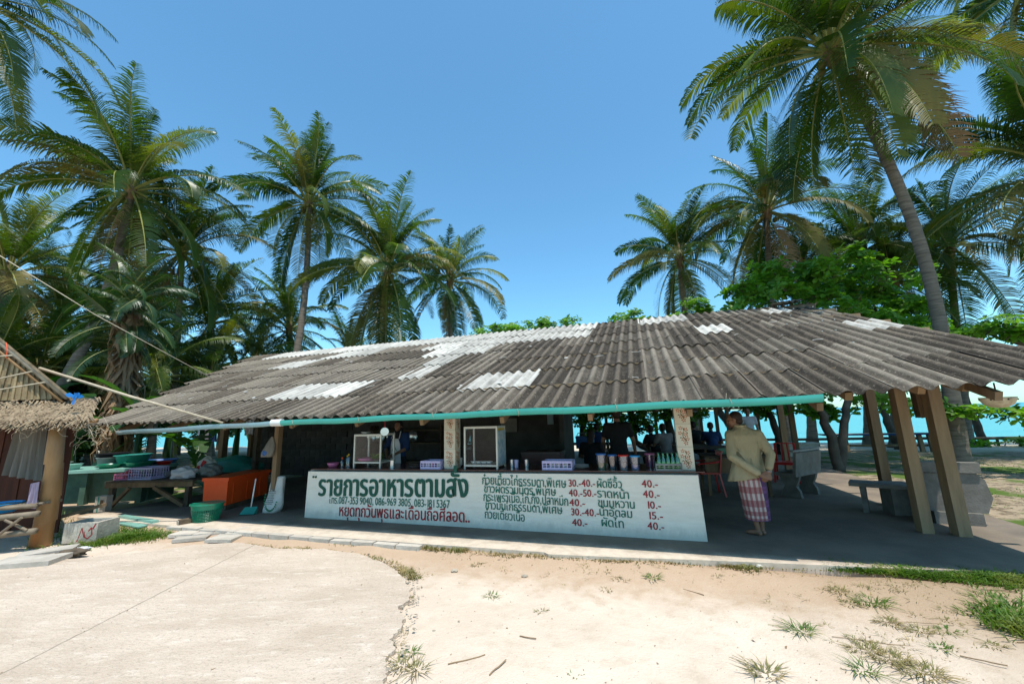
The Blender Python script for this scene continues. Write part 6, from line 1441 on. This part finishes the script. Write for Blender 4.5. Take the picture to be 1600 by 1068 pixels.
# netting that trails from the eave
mb = MB(); r = random.Random(12)
for i in range(46):
    f = r.random(); a = e0.lerp(e1, .35 + .65 * f) + Vector((0, -.03, 0)); pts = [a]; an = Vector((r.uniform(-1, 1), r.uniform(-.2, .2), -r.uniform(.2, .9)))
    for k in range(5): pts.append(pts[-1] + an.normalized() * .07); an += Vector((r.uniform(-.8, .8), 0, r.uniform(-.2, .5)))
    mb.tube(pts, .0025, 4, False)
for i in range(34):
    a = HL(146 + r.gauss(0, 14), 672 + r.gauss(0, 9), 6.4); pts = [a]; an = r.uniform(0, 6.3)
    for k in range(6): an += r.uniform(-.9, .9); pts.append(pts[-1] + Vector((math.cos(an), 0, math.sin(an))) * .035)
    mb.tube(pts, .0022, 4, False)
part('netting', mb, M['straw'], hut)['kind'] = 'stuff'
def drape(nm, lab, m, pts4, seed, folds=5, cat='curtain', amp=.035):
    a, b2, c, d = [Vector(p) for p in pts4]; o0 = a.copy(); mb = MB(); q = random.Random(seed)
    for j in range(11):
        for k in range(25):
            u_, v_ = k / 24, j / 10; p = a.lerp(b2, u_).lerp(d.lerp(c, u_), v_) - o0; p += Vector((0, -1, 0)) * amp * math.sin(u_ * folds * 2 * PI + seed + v_) * (.5 + v_); mb.v.append(tuple(p))
    for j in range(10):
        for k in range(24): e = j * 25 + k; mb.f.append((e, e + 1, e + 26, e + 25))
    return single(nm, mb, m, lab, cat, o0, smooth=True)
drape('sack_curtain', 'grey brown sacking curtain hanging under the hut eave', M['greycloth'], (AT(28, 662, 6.55), AT(76, 660, 6.75), AT(70, 752, 6.75), AT(8, 742, 6.55)), 1)
drape('lilac_curtain', 'pale lilac cloth hanging behind the bamboo post', M['lilaccloth'], (AT(88, 658, 6.85), AT(103, 656, 6.9), AT(92, 765, 6.9), AT(86, 765, 6.85)), 2, 2)
drape('hand_towel', 'small grey towel hanging over the hut bench', M['lilaccloth'], (AT(48, 755, 6.3), AT(62, 752, 6.3), AT(54, 795, 6.3), AT(40, 785, 6.3)), 3, 2, 'towel', .02)
bn = thing('bamboo_bench', 'low bamboo bench with crossed braces inside the hut', 'bench', G(10, 855, 0)); bo = Vector(bn.location)
for (x0, y0, x1, y1, rr_) in ((-90, 818, 60, 802, .045), (-90, 846, 56, 829, .045), (-90, 800, 58, 790, .03)): part('pole', MB().tube([AT(x0, y0, 6.05) - bo, AT(x1, y1, 6.25) - bo], rr_, 9), M['benchbam'], bn, True)
part('brace', MB().tube([AT(-2, 835, 6.1) - bo, AT(34, 808, 6.15) - bo], .02, 7), M['benchbam'], bn); part('brace', MB().tube([AT(8, 812, 6.15) - bo, AT(42, 828, 6.2) - bo], .02, 7), M['benchbam'], bn)
for k in range(5): part('seat_slat', MB().tube([AT(-90, 800, 6.1) - bo + Vector((0, .08 * k, .02)), AT(58, 790, 6.25) - bo + Vector((0, .08 * k, .02))], .022, 6), M['benchbam'], bn)
basin('bright blue basin on the hut bench', AT(-2, 800, 6.3), .23, .13, M['cyanpl'], None, 'blue_basin')
rg = thing('blue_rag', 'bright blue torn plastic knotted on the hut verge', 'rag', AT(118, 618, 6.3)); mb = MB(); r = random.Random(4)
for i in range(26):
    a = r.uniform(0, 6.3); d = Vector((math.cos(a), r.uniform(-.5, .5), math.sin(a) * .6 + .1)); l = r.uniform(.04, .13); sd = Vector((-d.z, 0, d.x)) * .3
    mb.add([(0, 0, 0), d * l * .6 + sd * l, d * l, d * l * .6 - sd * l], [(0, 1, 2, 3)])
part('crumpled_plastic', mb, M['bluerag'], rg)['kind'] = 'stuff'; part('tail', MB().add([(-.02, 0, 0), (.02, 0, 0), (.0, 0, -.14), (-.04, 0, -.13)], [(0, 1, 2, 3)]), M['bluerag'], rg)
# poles and ropes from the grove to the gutter
a = AT(62, 575, 7.0); g2 = PT(348, 662, TG - .03); b2 = W(g2.x, g2.y, g2.z + .02); single('bamboo_pole', MB().tube([Vector((0, 0, 0)), (b2 - a) * .5 + Vector((0, 0, -.02)), b2 - a], [.026, .022, .016], 8), M['straw'], 'long pale bamboo pole from the hut verge to the gutter', 'pole', a, smooth=True)
r_ = ray(330, 590); n_ = Vector((0, 0, cS)) - VV * sS; p0 = W(0, T0, Z0 + .08); b2 = CC + r_ * ((p0 - CC).dot(n_) / r_.dot(n_)); a = AT(-80, 350, 8.5)
single('guy_rope', MB().tube([Vector((0, 0, 0)), (b2 - a) * .5 + Vector((0, 0, -.12)), b2 - a], .011, 6), M['straw'], 'thin pale rope slanting down from the palms onto the roof', 'rope', a, smooth=True)

# ================================================================== GRASS, STONES, TWIGS
def blades(mb, cx, cy, z, n, rad, h, r, flat=.5, w=.006):
    for i in range(n):
        a = r.uniform(0, 6.3); q = rad * math.sqrt(r.random()); x, y = cx + math.cos(a) * q * 1.2, cy + math.sin(a) * q; a2 = a + r.uniform(-1, 1); hh_ = h * r.uniform(.5, 1.15); o_ = flat * hh_ * r.uniform(.4, 1.6)
        d = Vector((math.cos(a2), math.sin(a2), 0)); e = Vector((-d.y, d.x, 0)) * w * r.uniform(.6, 1.2); p = Vector((x, y, z - .005)); m_ = p + d * o_ * .45 + Vector((0, 0, hh_ * .65)); t_ = p + d * o_ + Vector((0, 0, hh_ * r.uniform(.6, .95)))
        mb.add([p - e, p + e, m_ + e * .8, m_ - e * .8, t_], [(0, 1, 2, 3), (3, 2, 4)])
r = random.Random(77)
strip = MB()
def strip_px(pts, n, h, rad, dens=12, m=strip):
    P_ = [GG(x, y) for x, y in pts]
    for i in range(n):
        k = r.randrange(len(P_) - 1); p = P_[k].lerp(P_[k + 1], r.random()); blades(m, p.x + r.gauss(0, rad * .4), p.y + r.gauss(0, rad * .4), gh(p), dens, rad, h * r.uniform(.6, 1.2), r, 1.0)
strip_px([(1290, 884), (1400, 894), (1500, 900), (1640, 908)], 420, .062, .09)
strip_px([(1440, 900), (1540, 910), (1660, 920)], 60, .05, .10)
strip_px([(1560, 940), (1620, 990), (1590, 975)], 110, .10, .16)
g1 = link('verge_grass', strip.mesh('verge_grass'), M['grass']); tag(g1, 'green grass along the floor lip at the right', 'grass', kind='stuff')
strip2 = MB()
strip_px([(850, 868), (1000, 876), (1130, 880), (1290, 886)], 130, .04, .07, 9, strip2); strip_px([(640, 856), (760, 864), (850, 868)], 50, .045, .07, 9, strip2)
strip_px([(380, 850), (430, 857), (470, 858), (520, 862)], 60, .035, .05, 9, strip2); strip_px([(560, 866), (610, 880), (632, 893), (650, 905)], 70, .04, .06, 9, strip2); strip_px([(1130, 882), (1180, 890)], 40, .05, .08, 9, strip2)
strip_px([(660, 856), (735, 862)], 40, .06, .06, 9, strip2); strip_px([(520, 850), (640, 852)], 18, .03, .05, 6, strip2)
g2_ = link('dry_grass_strip', strip2.mesh('dry_grass_strip'), M['drygrass']); tag(g2_, 'sparse half dry grass along the floor lip and the pad edge', 'grass', kind='stuff')
strip3 = MB(); strip_px([(150, 850), (190, 840), (240, 840)], 230, .09, .20, 12, strip3); strip_px([(170, 826), (230, 832), (262, 838)], 110, .07, .14, 10, strip3); strip_px([(60, 800), (110, 835), (90, 860)], 60, .1, .25, 10, strip3)
g3 = link('box_grass', strip3.mesh('box_grass'), M['grass']); tag(g3, 'lush grass patch between the concrete box and the paving slabs', 'grass', kind='stuff')
# lawn patches beyond the right gable and in the grove
lawn = MB()
for i in range(2600):
    s = r.uniform(10.8, 17.5); t_ = r.uniform(-.2, 14); 
    if math.sin(s * .9 + 1) + math.cos(t_ * .8 + s * .3) < -.1: continue
    p = W(s, t_); blades(lawn, p.x, p.y, 0, 7, .14, .07, r, .8, .008)
g4 = link('lawn', lawn.mesh('lawn'), M['grass']); tag(g4, 'patchy sunlit lawn beyond the right gable', 'grass', kind='stuff')
lit = MB()
for i in range(1500):
    s = r.uniform(10.6, 19) if i % 3 else r.uniform(-22, -9); t_ = r.uniform(-.3, 17); p = W(s, t_, .005 + .01 * r.random()); a = r.uniform(0, 6.3); l = r.uniform(.04, .12); d = Vector((math.cos(a), math.sin(a), r.uniform(-.1, .3))) * l; e = Vector((-d.y, d.x, .01)) * .35
    lit.add([p, p + d * .5 + e, p + d, p + d * .5 - e], [(0, 1, 2, 3)])
g5 = link('leaf_litter', lit.mesh('leaf_litter'), M['deadleaf']); tag(g5, 'fallen brown leaves under the shore trees', 'leaf litter', kind='stuff')
# single tufts on the sand
tufts = [(768, 930, 26, .05, 'small green and brown tuft left of the middle of the sand'), (845, 955, 16, .035, 'faint wispy tuft in the middle foreground'), (973, 905, 24, .04, 'flat green tuft below the menu prices'), (1018, 902, 34, .06, 'upright spiky tuft right of the flat green one'), (947, 922, 20, .035, 'yellowish flat tuft below the flat green one'), (951, 892, 10, .03, 'tiny tuft close to the verge under the counter'),
 (1250, 985, 60, .09, 'bushy tuft alone right of centre on the sand'), (1310, 923, 45, .06, 'upper green tuft of the right hand scatter'), (1330, 944, 40, .05, 'brownish tuft left of the big double tuft'), (1362, 942, 85, .09, 'big double tuft with dead brown heart'), (1388, 972, 55, .06, 'long low tuft below the big double tuft'), (1436, 985, 50, .06, 'low tuft right of the long low one'), (1480, 985, 34, .05, 'thin sprawling tuft toward the right edge'), (1353, 1015, 60, .07, 'sprawling tuft near the lower right, upper of three'), (1390, 1030, 70, .08, 'dense tuft near the lower right, middle of three'), (1350, 1048, 34, .10, 'star shaped tuft with long bare blades near the bottom'),
 (1440, 1052, 80, .10, 'large tuft at the bottom right with wide green blades'), (1197, 1052, 55, .10, 'tuft at the bottom edge right of centre'), (1505, 955, 26, .06, 'small star tuft near the right grass bank'), (1478, 968, 14, .05, 'tiny green sprig near the right grass bank'), (1550, 1008, 30, .05, 'pale wispy tuft at the far right'), (1470, 1012, 26, .05, 'little tuft between the low ones at the right'),
 (628, 1040, 30, .09, 'green tuft in the crack at the bottom left of the sand'), (652, 1046, 32, .10, 'taller yellowish tuft beside the crack at the bottom'), (642, 1020, 26, .05, 'small tuft higher in the crack'), (636, 935, 30, .04, 'short tuft at the bend of the cracked edge'), (745, 882, 26, .05, 'thin weeds on the brown soil below the phone numbers'), (900, 1055, 8, .03, 'nearly bare sprig at the bottom centre')]
for i, (x, y, n, h, lab) in enumerate(tufts):
    p = GG(x, y); mb = MB(); rr = random.Random(i); blades(mb, 0, 0, 0, int(n * 1.3), .03 + .0008 * n, h * .62, rr, 1.9, .0038)
    for k in range(n // 12): a = rr.uniform(0, 6.3); mb.tube([(0, 0, .004), (math.cos(a) * h * 1.2, math.sin(a) * h * 1.2, .012), (math.cos(a) * h * 2.4, math.sin(a) * h * 2.4, .004)], .0018, 4, False)
    single('grass_tuft', mb, M['drygrass'] if i % 3 else M['grass'], lab, 'grass tuft', p, group='grass tufts on the sand')
stones = [(820, 901, .035, 'rounded beige stone on the sand below the menu'), (710, 893, .040, 'flat beige stone near the left of the sand'), (718, 910, .012, 'small pebble beside the flat beige stone'), (1007, 913, .010, 'dark pebble below the spiky tuft'), (910, 861, .028, 'whitish stone against the floor lip'), (918, 873, .018, 'second whitish stone below the one at the lip'), (678, 985, .014, 'dark pebble right of the crack'), (1162, 878, .045, 'white lump at the edge of the grass'), (1186, 886, .04, 'second white lump in the grass right of the first'), (498, 868, .03, 'pinkish stone beside the kerb stones'), (928, 932, .009, 'tiny red brown chip on the sand')]
for i, (x, y, s, lab) in enumerate(stones):
    o = lumpy('stone', lab, 'stone', GG(x, y) - Vector((0, 0, .004)), (s, s * .7, s * .5), M['stone'] if i not in (4, 5, 7, 8) else M['flakes'], 50 + i, .12); o['group'] = 'stones on the sand'
tws = [(700, 1038, .28, .2, 'thick brown twig near the cracked edge'), (1100, 930, .2, 2.4, 'thin curved twig on the empty sand'), (812, 994, .14, -.5, 'short twig in the middle foreground'), (1360, 973, .5, .1, 'long reddish straw below the double tuft'), (1300, 995, .7, -.15, 'very long thin straw running from the bushy tuft'), (1500, 1025, .22, -.8, 'slanting twig in the lower right'), (1590, 1004, .2, -.2, 'dark twig at the right edge'), (1533, 921, .25, -.1, 'flat pale palm husk strip by the grass'), (765, 1055, .2, 1.2, 'upright straw near the bottom left of the sand')]
for i, (x, y, l, a, lab) in enumerate(tws):
    p = GG(x, y) + Vector((0, 0, .006)); rr = random.Random(i); pts = [Vector((0, 0, .0))]; 
    for k in range(6): a += rr.uniform(-.18, .18); pts.append(pts[-1] + Vector((math.cos(a), math.sin(a), rr.uniform(-.03, .035))) * l / 6)
    single('twig', MB().tube(pts, .0025 if l > .3 else .0045, 5), M['twig'], lab, 'twig', p, group='twigs on the sand')

# crumbs, chips and leaf scraps scattered over sand and pad
mb = MB(); r = random.Random(9)
for i in range(900):
    x = r.uniform(-20, 1620); y = 868 + 200 * r.random() ** 1.3; p = GG(x, y); sz = r.uniform(.003, .010) * (1.8 if r.random() < .05 else 1)
    vs = [p + Vector((r.uniform(-1, 1), r.uniform(-1, 1), r.uniform(-.2, .9))) * sz for _ in range(4)]
    if x < 600: vs = [q + Vector((0, 0, .03)) for q in vs]
    mb.add(vs, [(0, 1, 2), (0, 2, 3), (0, 3, 1), (1, 3, 2)])
o = link('ground_crumbs', mb.mesh('ground_crumbs'), M['twig']); tag(o, 'tiny chips and leaf crumbs strewn over the sand and concrete', 'litter', kind='stuff')
strip4 = MB(); r = random.Random(21)
for (cx, cy, n_, sp) in ((760, 862, 26, 60), (1000, 882, 30, 120), (1180, 890, 34, 90), (1420, 915, 60, 110), (1500, 960, 40, 80), (1390, 1010, 40, 70), (640, 900, 22, 18), (625, 985, 16, 12), (1230, 935, 10, 80), (900, 900, 10, 120)):
    for k in range(n_):
        x = cx + r.gauss(0, sp * .6); y = cy + r.gauss(0, 9 if cy < 940 else 22); p = GG(x, max(y, 866)); blades(strip4, p.x, p.y, gh(p), r.randint(3, 9), .03, .028 * r.uniform(.5, 1.5), r, 1.7, .003)
o = link('sprouts', strip4.mesh('sprouts'), M['drygrass']); tag(o, 'thin scattered grass sprouts fading into the sand', 'grass', kind='stuff')
